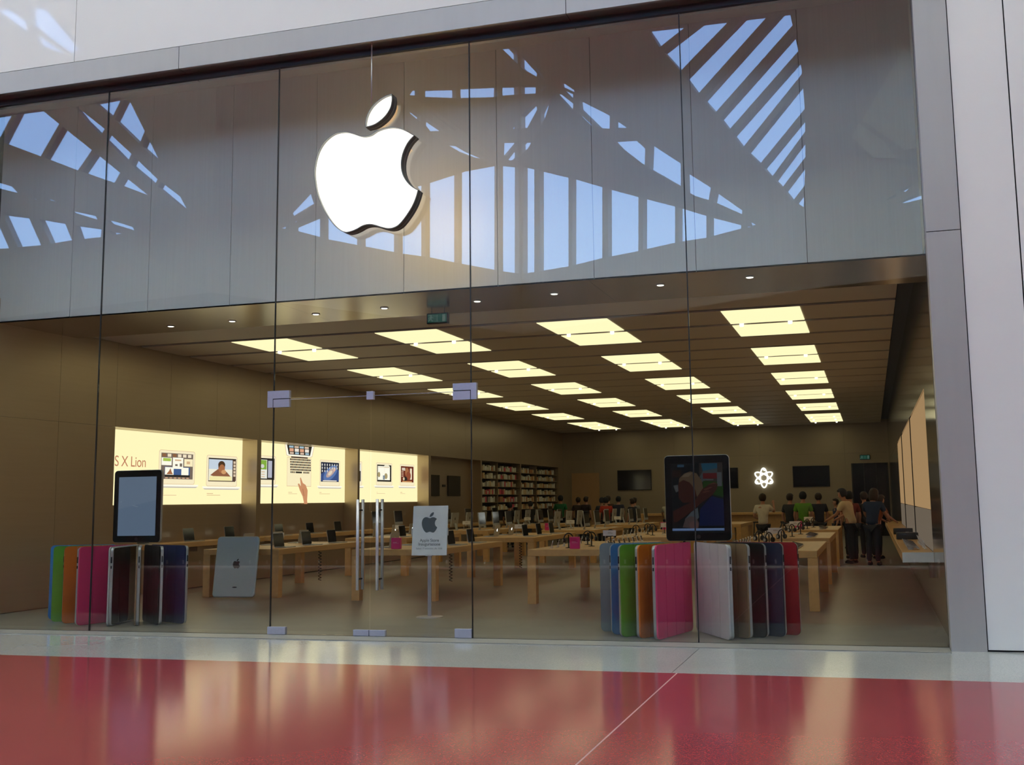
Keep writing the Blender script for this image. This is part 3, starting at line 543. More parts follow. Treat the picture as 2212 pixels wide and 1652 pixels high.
for i, (x, y) in enumerate(DLX):
    t = thing('downlight', 'small round soffit downlight, %s from the left' % ORD[i], 'downlight', (x, y, 4.83), 0, 'soffit downlights')
    MB().lathe([(.055, -.004), (.065, -.012), (.07, 0)], 16).obj('rim', 'chrome', t)
    MB().lathe([(.042, -.016), (.05, -.013), (.05, -.005)], 16).obj('lamp', 'spot', t)
# exit signs
def exit_sign(label, x, y, z, s):
    t = thing('exit_sign', label, 'exit sign', (x, y, z))
    bevel(MB().box(-.20*s, .20*s, -.04, .04, 0, .19*s).obj('housing', 'black', t), .006)
    g = (.008, .045, .030); wh = (.07, .10, .085)
    P_ = [(g, rect(-.18, .02, .18, .17)), (wh, rect(.10, .03, .155, .16)), (wh, ell(-.115, .145, .014, .014, 10)), (wh, [(-.135, .085), (-.10, .085), (-.095, .13), (-.13, .13)]),
          (wh, [(-.10, .125), (-.06, .10), (-.065, .09), (-.105, .11)]), (wh, [(-.13, .12), (-.165, .10), (-.16, .09), (-.125, .108)]), (wh, [(-.12, .09), (-.08, .06), (-.085, .03), (-.095, .03), (-.095, .055), (-.135, .085)]),
          (wh, [(-.135, .09), (-.16, .05), (-.175, .045), (-.17, .035), (-.15, .04), (-.12, .085)]), (wh, rect(.0, .03, .012, .16))]
    link('pictogram', picture('screen', P_, lambda u, v, l: (u*s, -.041-l, v*s)), t)
    for sx_ in (-.12, .12): MB().tube([(sx_*s, 0, .19*s), (sx_*s, 0, .19*s+.05)], .006, 6).obj('hanger', 'black', t)
exit_sign('dark green exit sign hanging below the front soffit', 4.0, 3.1, 4.60, .92)
exit_sign('small green exit sign high on the back wall', 10.45, YB-.06, 3.30, 1.1)

# ------------------------------------------------------------------ poster light boxes
PX = XL-.418
def poster(i, y0, y1, label):
    t = thing('poster_lightbox', label, 'poster', (PX, y0, 1.77))
    MB().box(0, .02, .0, y1-y0, 0, 1.495).obj('glow_panel', 'poster', t)
    return t
def fxp(u0, u1, k, dv): return lambda u, v, l: (.021+l, min(5.03, max(.01, u1+(u-u0)*k)), v+dv if v < 1.4 else v)
CR = (1.06, .92, .60); LINE = (.75, .48, .28); WHT = (1.1, 1.05, .9); SIL = (.95, .80, .60)
def laptop_print(u, v, w, h, scr):
    """front view of a laptop, (u, v) lower left of the lid"""
    o = [(LINE, rrect(w, h, .05, 4, u, v)), ((1.04, .90, .62), rrect(w-.016, h-.016, .045, 4, u+.008, v+.008)),
         ((.62, .56, .50), [(u-.10, v-.045), (u+w+.10, v-.045), (u+w+.04, v-.075), (u-.04, v-.075)]), (WHT, [(u-.12, v-.005), (u+w+.12, v-.005), (u+w+.10, v-.048), (u-.10, v-.048)])]
    return o + [(scr, rect(u+.06, v+.11, u+w-.06, v+h-.06))]
GR = (.20, .15, .12); BLK = (.03, .025, .02); BLU = (.06, .12, .30); SKN = (.42, .16, .07)
# poster 1: "OS X Lion" lettering, two laptops
W1 = NICH[0][1]-NICH[0][0]
p1 = poster(0, *NICH[0], 'backlit poster with red lettering and two laptops, nearest the window')
A = laptop_print(1.92, .50, 1.03, .72, GR)
for k in range(6): A.append((SIL if k not in (0, 2) else (.30, .13, .06), rect(2.01+.145*k, 1.08, 2.11+.145*k, 1.145)))
A += [(WHT, rect(1.99, .90, 2.27, 1.06)), ((.45, .60, .10), rect(2.03, .985, 2.25, 1.05)), (CR, rect(2.63, .89, 2.88, 1.05)), (LINE, rect(2.70, .94, 2.80, 1.0)), (BLU, rect(2.08, .66, 2.80, .87)), (WHT, rect(2.30, .83, 2.60, 1.07)), (GR, rect(2.37, .89, 2.44, .93)), (GR, rect(2.50, .88, 2.57, .95)), (LINE, rect(2.36, 1.0, 2.54, 1.03)),
      (BLK, rect(2.08, .655, 2.80, .70)), (WHT, rect(2.09, .70, 2.33, .86)), (SKN, [(2.13, .71), (2.20, .78), (2.24, .84), (2.27, .77), (2.31, .71)]), (WHT, rect(2.55, .70, 2.76, .86))]
for k in range(6): A.append(((.7, .42, .25), rect(2.10+.12*k, .622, 2.17+.12*k, .645)))
A += laptop_print(3.30, .47, 1.0, .70, (.10, .06, .04))
A += [((.62, .70, .82), rect(3.37, .64, 4.14, 1.08)), ((.95, .90, .75), rect(3.37, .60, 4.14, .86)), ((.30, .12, .06), [(3.42, .72), (3.55, .80), (3.66, .86), (3.80, .86), (3.95, .80), (4.08, .70), (3.9, .68), (3.6, .68)]), (SKN, ell(3.78, .90, .11, .13)), ((.08, .04, .02), ell(3.78, .96, .115, .09)), (SKN, ell(3.79, .88, .09, .095)),
      ((.70, .36, .16), ell(3.85, .80, .08, .05)), ((1.0, .88, .45), rect(3.40, .60, 4.12, .70)), ((.12, .07, .05), rect(4.15, .60, 4.26, 1.08))]
for k in range(5): A.append(((.8, .62, .45), rect(4.17, 1.0-.075*k, 4.24, 1.055-.075*k)))
A += [(BLK, rect(3.36, 1.085, 4.26, 1.11)), (LINE, rect(2.0, .30, 2.06, .312)), (LINE, rect(2.0, .262, 2.42, .272)), (LINE, rect(3.32, .30, 3.52, .314)), (LINE, rect(3.32, .264, 3.75, .275))]
link('print', picture('print', A, fxp(1.92, 1.92, 1.24, -.07), .0002), p1)
tm = text_mesh('OS X Lion', .30, emit('poster red ink', (.62, .24, .13), 1.0), 'LEFT', .95)
l_ = link('lettering', tm, p1, (.024, .27, .77), (PI/2, 0, PI/2))
# clip of the first letter happens naturally: it runs behind the niche edge
# poster 2: laptop with green document, keyboard with hand, galaxy laptop
p2 = poster(1, *NICH[1], 'backlit poster with a pointing hand below a keyboard, middle of three')
A = laptop_print(-.02, .50, 1.02, .70, BLK)
A += [((.9, .88, .8), rect(.05, .64, .62, 1.10)), ((.25, .45, .06), rect(.06, .86, .60, 1.09)), (BLK, ell(.16, 1.0, .05, .05, 10)), ((.7, .7, .65), ell(.42, .94, .08, .05, 12)), ((.5, .5, .6), rect(.66, .66, .84, 1.08))]
for k in range(6): A.append((LINE, rect(.12+.26*(k % 2), .67+.06*(k//2), .26+.26*(k % 2), .69+.06*(k//2))))
A += [(LINE, [(1.50, .46), (2.66, .46), (2.66, 1.20), (1.50, 1.20)]), (CR, [(1.51, .47), (2.65, .47), (2.65, 1.19), (1.51, 1.19)]), (BLK, rect(1.68, 1.195, 2.48, 1.225)),
      (LINE, [(1.38, 1.492), (1.46, 1.25), (1.56, 1.225), (2.60, 1.225), (2.70, 1.25), (2.80, 1.492)]), (WHT, [(1.40, 1.492), (1.475, 1.26), (1.57, 1.235), (2.59, 1.235), (2.685, 1.26), (2.78, 1.492)]), (BLK, [(1.48, 1.492), (1.57, 1.275), (2.59, 1.275), (2.68, 1.492)])]
for j in range(3):
    for k in range(4):
        w = .18+.012*j; A.append(([(.75, .55, .42), (.95, .85, .75), (.40, .55, .65), (.8, .4, .25)][(j*3+k*2) % 4], rect(1.62-.02*j+.245*k, 1.29+.066*j, 1.62-.02*j+.245*k+w, 1.29+.066*j+.05)))
for j in range(6):
    n = 15 if j < 5 else 9
    for k in range(n): A.append(([BLK, (.16, .08, .04), (.10, .09, .08)][(j+k) % 3], rect(1.63+.066*k if j < 5 else (1.63+.06*k if k < 4 else 2.18+.06*(k-3)), 1.13-.066*j, (1.685+.066*k) if j < 5 else (1.675+.06*k if k < 4 else 2.225+.06*(k-3)), 1.175-.066*j)))
A.append((BLK, rect(1.88, .80, 2.17, .845)))
HND = (.66, .30, .15)
A += [(HND, [(2.08, .68), (2.12, .69), (2.22, .55), (2.36, .50), (2.46, .36), (2.44, .10), (2.46, .005), (2.30, .005), (2.22, .20), (2.08, .36), (1.98, .52), (2.04, .54), (2.13, .46)]), ((.5, .2, .1), [(2.20, .40), (2.24, .40), (2.30, .22), (2.27, .2)]),
      (LINE, rect(1.54, .30, 1.72, .312)), (LINE, rect(1.54, .265, 1.95, .275)), (LINE, rect(3.05, .30, 3.16, .312)), (LINE, rect(3.05, .265, 3.6, .275))]
A += laptop_print(3.05, .49, 1.08, .70, (.02, .025, .05))
A += [((.05, .09, .26), [(3.11, .62), (4.07, .62), (4.07, .92), (3.6, 1.0), (3.11, .80)]), ((.12, .20, .45), ell(3.62, .84, .40, .17, 18, .4)), ((.55, .40, .38), ell(3.64, .86, .28, .09, 16, .45)), ((.85, .70, .55), ell(3.60, .84, .12, .05, 14, .45)), ((.8, .5, .4), ell(3.83, .93, .07, .04, 12, .4)), ((.9, .8, .7), rect(3.22, .612, 3.95, .64))]
for k in range(17): A.append(((.75, .72, .68), ell(3.18+.13*(k % 7), 1.06-.085*(k//7), .03, .035, 8)))
link('print', picture('print', A, fxp(1.5, 1.9, 1.09, -.03), .0002), p2)
# poster 3
p3 = poster(2, *NICH[2], 'backlit poster with three laptops, farthest from the window')
A = laptop_print(-.35, .50, .98, .70, (.85, .82, .75))
A += [(LINE, rect(.0, 1.11, .55, 1.125)), ((.30, .12, .06), rect(.0, .62, .55, .92)), ((.45, .75, .8), [(.25, .63), (.5, .63), (.42, .80)]), (SKN, ell(.30, .80, .06, .12)), (BLK, rect(.45, .62, .55, .92))]
A += laptop_print(1.45, .52, 1.0, .68, BLK)
A += [(WHT, rect(1.55, .68, 2.30, 1.10)), ((.95, .88, .7), ell(2.1, 1.1, .17, .05, 14)), (LINE, rect(1.57, 1.06, 2.28, 1.07)), ((.45, .36, .18), ell(1.62, .84, .08, .08)), ((.45, .36, .18), ell(2.05, .80, .10, .09)), ((.25, .30, .36), rect(1.86, .69, 1.98, .82)), (LINE, rect(1.96, .9, 1.965, 1.06))]
A += laptop_print(2.95, .52, .98, .68, (.16, .03, .015))
A += [((.75, .62, .5), rect(3.08, 1.0, 3.30, 1.09)), ((.9, .75, .55), rect(3.62, .72, 3.76, 1.08)), (SKN, ell(3.42, .95, .13, .15)), ((.30, .08, .04), ell(3.52, .84, .16, .14)), (BLK, ell(3.30, .74, .14, .07)), ((.8, .6, .4), ell(3.2, .74, .06, .05)), ((.7, .35, .15), rect(3.10, .63, 3.75, .67)),
      (LINE, rect(1.48, .30, 1.52, .312)), (LINE, rect(1.48, .265, 2.0, .275)), (LINE, rect(2.97, .30, 3.1, .315)), (LINE, rect(2.97, .265, 3.3, .275))]
for k in range(4): A.append(((.6, .35, .25), rect(3.05, .80+.05*k, 3.18, .83+.05*k)))
link('print', picture('print', A, fxp(1.45, 1.91, 1.16, -.01), .0002), p3)

# ------------------------------------------------------------------ wall ledges
def ledge(label, y0, y1):
    t = thing('wall_ledge', label, 'shelf', (XL, y0, 0), 0, 'maple ledges along the left wall')
    bevel(MB().box(-.42, .24, 0.01, y1-y0-.01, .885, .985).obj('top', 'wood', t), .006)
    for y in (.5, (y1-y0)/2, y1-y0-.5): MB().box(.0, .18, y-.03, y+.03, .78, .885).obj('bracket', 'steel_wall', t)
    return t
ledge('maple wall ledge under the poster nearest the window', *NICH[0])
ledge('maple wall ledge under the middle poster with the hand', *NICH[1])
ledge('maple wall ledge under the poster farthest from the window', *NICH[2])
ledge('maple wall ledge below the product shelves', 20.4, 35.7)
rl = thing('wall_ledge', 'maple ledge along the right wall with a pale end face', 'shelf', (XR, 3.3, 0))
bevel(MB().box(-.43, -.002, 0, 20.5, .76, .90).obj('top', 'wood', rl), .006)
MB().box(-.43, -.002, -.006, 0, .76, .90).obj('end_panel', 'white', rl)
for k in range(6): MB().box(-.05, .0, .6+3.8*k, .68+3.8*k, .5, .76).obj('bracket', 'steel_wall', rl)

# ------------------------------------------------------------------ tables
TW, TL, TH = 1.62, 3.65, .90
def table_mesh():
    top = MB().box(-TW/2, TW/2, 0, TL, TH-.11, TH).mesh('top', 'wood')
    leg = MB().box(-.075, .075, -.075, .075, 0, TH-.11).mesh('leg', 'wood')
    return top, leg
TM = table_mesh()
TABX = {'A': -.93, 'B': 2.40, 'C': 5.80, 'D': 9.0}
TABY = {'A': [5.30, 11.2, 17.0, 23.0], 'B': [4.90, 10.75, 16.5, 22.5], 'C': [4.62, 10.3, 16.0, 22.0], 'D': [3.90, 9.2, 14.8]}
CN = {'A': 'far-left', 'B': 'centre-left', 'C': 'centre-right', 'D': 'right-hand'}
RN = ['front', 'second', 'third', 'fourth']
TAB = {}
for c, ys in TABY.items():
    for r, y in enumerate(ys):
        t = thing('display_table', 'long pale maple table, %s row, %s line' % (RN[r], CN[c]), 'table', (TABX[c], y, 0), 0, 'maple display tables')
        bevel(link('top', TM[0], t), .006, 1)
        for sx_ in (-1, 1):
            for yy in (.075, TL-.075): link('leg', TM[1], t, (sx_*(TW/2-.075), yy, 0))
        TAB[c, r] = (TABX[c], y, '%s %s table' % (RN[r], CN[c]))
# ------------------------------------------------------------------ product prototypes (built once, then copied)
STORE = []
def proto(name, cat):
    t = thing(name, 'x', cat); STORE.append(t); return t
def put(p, loc, rz, label, group):
    r = dup(p, loc, rz, label, group)
    if p in BIGGER: r.scale = (1.12, 1.12, 1.12)
    return r
BIGGER = []
# open laptop, screen faces -y
def make_laptop(dark):
    t = proto('laptop', 'laptop')
    b = MB().prism(rrect(.34, .235, .02, 3, -.17, -.1175), 0, .014, 'xy').obj('base', 'alu', t)
    MB().box(-.14, .14, -.005, .085, .0142, .0150).obj('keyboard', 'black', b)
    MB().box(-.05, .05, -.10, -.025, .0142, .0146).obj('trackpad', 'alu', b)
    M_ = Matrix.Translation((0, .115, .014)) @ Matrix.Rotation(math.radians(-9), 4, 'X')
    lid = MB().prism(rrect(.34, .235, .02, 3, -.17, 0), 0, .010, 'xz', M=M_).obj('lid', 'alu', t)
    MB().prism(rrect(.332, .227, .016, 3, -.166, .004), -.002, 0, 'xz', M=M_).obj('screen', 'black_glass' if dark else 'black', lid)
    lg = logo_mesh(.045, .0101, 'neon', .001, True); lg.transform(M_ @ Matrix.Translation((0, 0, .118))); link('logo', lg, lid)
    return t
P_LAP = make_laptop(True); BIGGER.append(P_LAP)
# all-in-one desktop, screen faces -y
def make_desktop():
    t = proto('desktop_computer', 'computer')
    M_ = Matrix.Translation((0, 0, .10)) @ Matrix.Rotation(math.radians(-6), 4, 'X')
    b = MB().prism(rrect(.56, .42, .015, 3, -.28, 0), -.015, .012, 'xz', M=M_).obj('body', 'alu', t)
    MB().prism(rrect(.55, .335, .010, 3, -.275, .08), -.018, -.015, 'xz', M=M_).obj('screen', 'black_glass', b)
    lg = logo_mesh(.07, .0122, 'black', .001, True); lg.transform(M_ @ Matrix.Translation((0, 0, .24))); link('logo', lg, b)
    MB().box(-.10, .10, -.10, .10, 0, .008).obj('foot', 'alu', t)
    MB().add([(-.09, .09, .008), (.09, .09, .008), (.08, .035, .20), (-.08, .035, .20), (-.09, .10, .008), (.09, .10, .008), (.08, .047, .20), (-.08, .047, .20)],
             [(0, 1, 2, 3), (7, 6, 5, 4), (0, 4, 5, 1), (3, 2, 6, 7), (0, 3, 7, 4), (1, 5, 6, 2)]).obj('stand', 'alu', t)
    MB().box(-.21, .21, -.26, -.15, 0, .010).obj('keyboard', 'white', t)
    return t
P_DESK = make_desktop()
def make_phone_stand():
    t = proto('phone_on_stand', 'phone')
    MB().lathe([(.035, 0), (.035, .006), (.010, .012)], 12).obj('foot', 'white', t)
    M_ = Matrix.Translation((0, 0, .012)) @ Matrix.Rotation(math.radians(-18), 4, 'X')
    b = MB().prism(rrect(.062, .125, .012, 3, -.031, 0), -.005, .005, 'xz', M=M_).obj('body', 'white', t)
    MB().prism(rrect(.054, .085, .004, 2, -.027, .02), -.0062, -.005, 'xz', M=M_).obj('screen', 'black_glass', b)
    MB().tube([(0, .02, .005), (0, .03, .045)], .008, 6).obj('prop', 'white', t)
    return t
P_PHONE = make_phone_stand()
def make_headphones():
    t = proto('headphones', 'headphones')
    MB().lathe([(.06, 0), (.06, .008), (.012, .014), (.010, .22), (.016, .225)], 14).obj('stand', 'black', t)
    arc = [(.085*math.cos(a), 0, .15+.10*math.sin(a)) for a in [PI*k/12 for k in range(13)]]
    MB().tube(arc, .011, 8).obj('headband', 'black', t)
    for s in (-1, 1):
        c = MB().tube([(s*.060, 0, .135), (s*.070, 0, .135), (s*.098, 0, .135), (s*.104, 0, .135)], [.030, .042, .042, .034], 14).obj('ear_cup', 'black', t)
        MB().tube([(s*.105, 0, .135), (s*.108, 0, .135)], .026, 12).obj('cap', 'alu', c)
    return t
P_HEAD = make_headphones()
def make_card():
    t = proto('sign_holder', 'sign')
    MB().box(-.11, .11, -.05, .05, 0, .012).obj('foot', 'white', t)
    MB().box(-.085, -.075, -.004, .004, .012, .17).obj('leg', 'alu', t); MB().box(.075, .085, -.004, .004, .012, .17).obj('leg', 'alu', t)
    c = bevel(MB().box(-.12, .12, -.010, .010, .17, .27).obj('card', 'white', t), .004)
    link('print', picture('ink', [((.35, .25, .15), rect(-.03, .215, .06, .222)), ((.35, .25, .15), rect(-.03, .232, .03, .238))], lambda u, v, l: (u, -.0105-l, v)), c)
    return t
P_CARD = make_card()
def make_cube():
    t = proto('promo_block', 'block')
    b = bevel(MB().box(-.085, .085, -.05, .05, 0, .20).obj('block', 'pink', t), .006)
    link('print', picture('ink', [((.85, .45, .55), rect(-.05, .115, .02, .121)), ((.85, .45, .55), rect(-.05, .10, .05, .104))], lambda u, v, l: (u, -.051-l, v)), b)
    return t
P_CUBE = make_cube()
def make_flat_tablet():
    t = proto('tablet_on_cradle', 'tablet')
    MB().box(-.05, .05, .0, .08, 0, .03).obj('cradle', 'white', t)
    M_ = Matrix.Translation((0, -.08, .012)) @ Matrix.Rotation(math.radians(14), 4, 'X')
    b = MB().prism(rrect(.24, .185, .012, 3, -.12, 0), 0, .010, 'xy', M=M_).obj('body', 'alu', t)
    MB().prism(rrect(.232, .177, .010, 3, -.116, .004), .010, .0112, 'xy', M=M_).obj('screen', 'black_glass', b)
    return t
P_TAB = make_flat_tablet()
P_PLUG = None
def sheet(name, label, loc, rz, pts, mat, group, thick=.004):
    o = MB().prism(pts, 0, thick, 'xy').obj(name, mat, None, loc, (0, 0, rz)); return tag(o, label, 'leaflet', group)

def tpos(c, r, u, w): x, y, d = TAB[c, r]; return (x+u, y+w, TH)
TO = ['nearest the window', 'in the middle', 'farthest from the window']
# laptops on both long sides of the left-hand tables
for c, r in (('A', 0), ('A', 1), ('B', 0), ('B', 1)):
    for k, w in enumerate((.75, 1.85, 2.95)):
        put(P_LAP, tpos(c, r, .52, w), PI/2, 'open laptop %s on the right edge of the %s' % (TO[k], TAB[c, r][2]), 'laptops on the maple tables')
        put(P_LAP, tpos(c, r, -.52, w+.1), -PI/2, 'open laptop %s on the left edge of the %s' % (TO[k], TAB[c, r][2]), 'laptops on the maple tables')
        if c == 'A' and r == 0:
            sheet('leaflet', 'bright white leaflet %s on the %s' % (TO[k], TAB[c, r][2]), tpos(c, r, .55, w+.42), .5, [(-.12, -.08), (.12, -.08), (.13, .08), (-.11, .09)], 'white', 'leaflets between the laptops')
    put(P_CARD, tpos(c, r, .05, 1.3), 0, 'white sign holder with small print on the %s' % TAB[c, r][2], 'sign holders on tables')
for k, (c, r) in enumerate((('A', 2), ('B', 2), ('A', 3), ('B', 3))):
    for q, w in enumerate((.55, 1.8, 3.05)):
        put(P_DESK, tpos(c, r, .45, w), PI/2, 'desktop computer %s on the right edge of the %s' % (TO[q], TAB[c, r][2]), 'desktop computers on the rear tables')
        put(P_DESK, tpos(c, r, -.45, w), -PI/2, 'desktop computer %s on the left edge of the %s' % (TO[q], TAB[c, r][2]), 'desktop computers on the rear tables')
    put(P_CARD, tpos(c, r, 0, .4), 0, 'white sign holder with small print on the %s' % TAB[c, r][2], 'sign holders on tables')
for c, r, u, w in (('B', 0, -.05, .25), ('C', 0, -.05, .30), ('B', 2, -.6, .2), ('C', 2, -.6, .25), ('D', 2, -.2, .9)):
    put(P_CUBE, tpos(c, r, u, w), .15 if r == 0 else 0, 'magenta promotional block on the %s' % TAB[c, r][2], 'magenta blocks on tables')
for r in (0, 1, 2):
    n = 0
    for k, w in enumerate((.55, .95, 1.35, 1.75, 2.15, 2.55, 2.95, 3.3)):
        put(P_PHONE, tpos('C', r, -.55, w), -PI/2+.3, 'white phone on a stand, %s along the left edge of the %s' % (ORD[k], TAB['C', r][2]), 'phones on the centre-right tables')
        put(P_PHONE, tpos('C', r, .50, w), PI/2-.3, 'white phone on a stand, %s along the right edge of the %s' % (ORD[k], TAB['C', r][2]), 'phones on the centre-right tables')
    for k, w in enumerate((.62, 1.25, 1.95, 2.75)):
        put(P_HEAD, tpos('C', r, -.25+.25*(k % 2), w), .6, 'black headphones, %s from the window on the %s' % (ORD[k], TAB['C', r][2]), 'headphones on tables')
    put(P_CARD, tpos('C', r, .25, 1.6), 0, 'white sign holder with small print on the %s' % TAB['C', r][2], 'sign holders on tables')
for r in (0, 1, 2):
    for k in range(5):
        put(P_TAB, tpos('D', r, .42, .45+.34*k), PI/2, 'flat tablet, %s from the window on the right edge of the %s' % (ORD[k], TAB['D', r][2]), 'flat tablets on the right-hand tables')
    for k in range(7):
        put(P_PHONE, tpos('D', r, -.52, .5+.4*k), -PI/2+.3, 'white phone on a stand, %s along the left edge of the %s' % (ORD[k], TAB['D', r][2]), 'phones on the right-hand tables')
    for k, (u, w) in enumerate(((.02, .9), (-.22, 1.7), (.1, 2.4))):
        put(P_HEAD, tpos('D', r, u, w), .9, 'black headphones, %s from the window on the %s' % (ORD[k], TAB['D', r][2]), 'headphones on tables')
    put(P_CARD, tpos('D', r, -.05, 2.9), 0, 'white sign holder with small print on the %s' % TAB['D', r][2], 'sign holders on tables')
# laptops and desktops on the wall ledges
for i, (a, b) in enumerate(NICH):
    pn = ['nearest the window', 'in the middle', 'farthest from the window'][i]
    for k, w in enumerate((1.1, 2.65, 4.2)):
        p_, nm, gp = (P_LAP, 'open laptop', 'laptops on the wall ledge') if i < 2 else (P_DESK, 'desktop computer', 'desktop computers on the wall ledge')
        put(p_, (XL+.02, a+w, .985), PI/2, '%s, %s on the wall ledge below the poster %s' % (nm, ORD[k], pn), gp)
for k, y in enumerate((21.6, 23.6, 26.5, 29.0, 31.8, 34.0)):
    put(P_DESK, (XL+.12, y, .985), PI/2, 'desktop computer, %s on the ledge below the product shelves' % ORD[k], 'desktop computers on the rear ledge')
# accessories on the right ledge
for k in range(7):
    put(P_TAB, (XR-.24, 4.2+.42*k, .90), PI/2, 'flat tablet, %s from the window on the right wall ledge' % ORD[k], 'flat tablets on the right ledge')
for k in range(6):
    put(P_PHONE, (XR-.06, 4.3+.45*k, .90), PI/2, 'white phone on a stand, %s from the window on the right wall ledge' % ORD[k], 'phones on the right ledge')
for k, y in enumerate((8.2, 11.0)):
    t = thing('speaker_dock', 'black oval speaker dock, %s from the window on the right wall ledge' % ORD[k], 'speaker', (XR-.21, y, .90), 0, 'speaker docks on the right ledge')
    pr_ = [(.20*math.cos(a), .09*math.sin(a)) for a in [2*PI*q/24 for q in range(24)]]
    bevel(MB().prism(pr_, 0, .13, 'xy', smooth_side=True).obj('body', 'black', t), .02, 2)
    MB().box(-.03, .03, -.10, -.085, .13, .14).obj('dock', 'alu', t)
# remove the prototypes: only the copies stay
for t in STORE:
    for ch in list(t.children):
        for g in list(ch.children): bpy.data.objects.remove(g)
        bpy.data.objects.remove(ch)
    bpy.data.objects.remove(t)

# ------------------------------------------------------------------ coiled cables under the tables
for k, (x, y, nm) in enumerate(((-.38, 7.4, 'front far-left table'), (2.55, 7.3, 'front centre-left table'), (2.62, 11.6, 'second centre-left table'), (6.35, 5.0, 'front centre-right table'))):
    pts = [(x+.03*math.cos(2*PI*q/14), y+.03*math.sin(2*PI*q/14), .79-.62*q/140) for q in range(141)]
    tag(MB().tube([(x, y, .80)] + pts, .008, 5).obj('coiled_cable', 'black'), 'black coiled cable hanging under the %s' % nm, 'cable', 'coiled cables under tables')

# ------------------------------------------------------------------ giant tablets: fans of covered tablets
CW, CHH = 1.08, 1.13
def fan_tablet(outer, centre, colour, side, label, group):
    m = pbr('cover ' + label[:14], colour, .55, 0, .3, .03, (6, 6, 6))
    o_ = Vector((outer[0], outer[1], 0)); c_ = Vector((centre[0], centre[1], 0)); d = (o_-c_).normalized()
    CW = min(1.10, (o_-c_).length - (.10 if 'pink' in label or 'white' in label else .38))
    inner = o_ - d*CW
    t = thing('giant_tablet', label, 'tablet display', (inner.x, inner.y, .012), math.atan2(d.y, d.x), group)
    # local x: inner -> outer; side = +1 when the cover is on local +y
    a, b = (-.045, 0) if side > 0 else (0, .045)
    bevel(MB().prism(rrect(CW, CHH, .06, 5), a, b, 'xz').obj('body', 'alu', t), .010, 2)
    e0, e1 = (.0, .022) if side > 0 else (-.022, 0)
    n = 4; w = CW/n
    for k in range(n):
        x0, x1 = k*w+(.004 if k else -.004), (k+1)*w-(.004 if k < n-1 else -.004)
        if k == 0: pts = [p for p in rrect(CW, CHH+.008, .06, 5, -.004, -.004) if p[0] < .07] ; pts = [(x1, -.004), (x1, CHH+.004)] + [p for p in rrect(CW, CHH+.008, .06, 5, -.004, -.004)[12:]]
        elif k == n-1: pts = [(x0, CHH+.004), (x0, -.004)] + rrect(CW+.004, CHH+.008, .06, 5, 0, -.004)[:12]
        else: pts = [(x0, -.004), (x1, -.004), (x1, CHH+.004), (x0, CHH+.004)]
        MB().prism(pts, e0, e1, 'xz').obj('cover_panel', m, t)
    g0, g1 = (a-.004, a) if side > 0 else (b, b+.004)
    MB().prism(rrect(CW-.03, CHH-.03, .05, 5, .015, .015), g0, g1, 'xz').obj('dark_face', 'black_glass', t)  # black sheet stands in for dark reflection on the aluminium back
    ym = (a+b)/2
    for z0, z1 in ((.90, .99), (.82, .86)): MB().box(CW-.002, CW+.008, ym-.008, ym+.008, z0, z1).obj('button', 'black', t)
    return t
C1 = (8.32, 1.34)
RB = [((7.16, .94), (.20, .24, .27), 'grey-covered giant tablet, leftmost in the right-hand fan'), ((7.38, .63), (.03, .17, .42), 'blue-covered giant tablet in the right-hand fan'), ((7.55, .40), (.10, .30, .02), 'green-covered giant tablet in the right-hand fan'),
      ((7.80, .29), (.62, .15, .01), 'orange-covered giant tablet in the right-hand fan'), ((8.04, .18), (.70, .055, .18), 'pink-covered giant tablet in the right-hand fan'),
      ((8.93, .28), (.58, .56, .56), 'white-covered giant tablet in the right-hand fan'), ((9.14, .46), (.26, .17, .09), 'tan-covered giant tablet in the right-hand fan'), ((9.33, .60), (.004, .004, .004), 'black-covered giant tablet in the right-hand fan'),
      ((9.54, .70), (.010, .020, .045), 'navy-covered giant tablet in the right-hand fan'), ((9.71, .90), (.30, .006, .010), 'red-covered giant tablet, rightmost in the right-hand fan')]
for i, (o_, col, lb) in enumerate(RB): fan_tablet(o_, C1, col, 1 if i < 5 else -1, lb, 'right-hand fan of giant covered tablets')
C0 = (-.42, 1.62)
LBD = [((-1.80, 1.30), (.04, .20, .50), 'blue-covered giant tablet, leftmost in the left-hand fan'), ((-1.48, .98), (.10, .30, .02), 'green-covered giant tablet in the left-hand fan'), ((-1.12, .78), (.55, .13, .01), 'orange-covered giant tablet in the left-hand fan'),
       ((-.68, .56), (.55, .03, .13), 'pink-covered giant tablet in the left-hand fan'), ((-.12, .54), (.45, .44, .44), 'white-covered giant tablet seen edge-on in the left-hand fan'), ((.26, .66), (.26, .17, .09), 'tan-covered giant tablet seen edge-on in the left-hand fan'),
       ((.55, .80), (.012, .010, .010), 'black-covered giant tablet in the left-hand fan'), ((.84, 1.00), (.010, .018, .07), 'navy-covered giant tablet, rightmost in the left-hand fan')]
for i, (o_, col, lb) in enumerate(LBD): fan_tablet(o_, C0, col, 1 if i < 4 else -1, lb, 'left-hand fan of giant covered tablets')
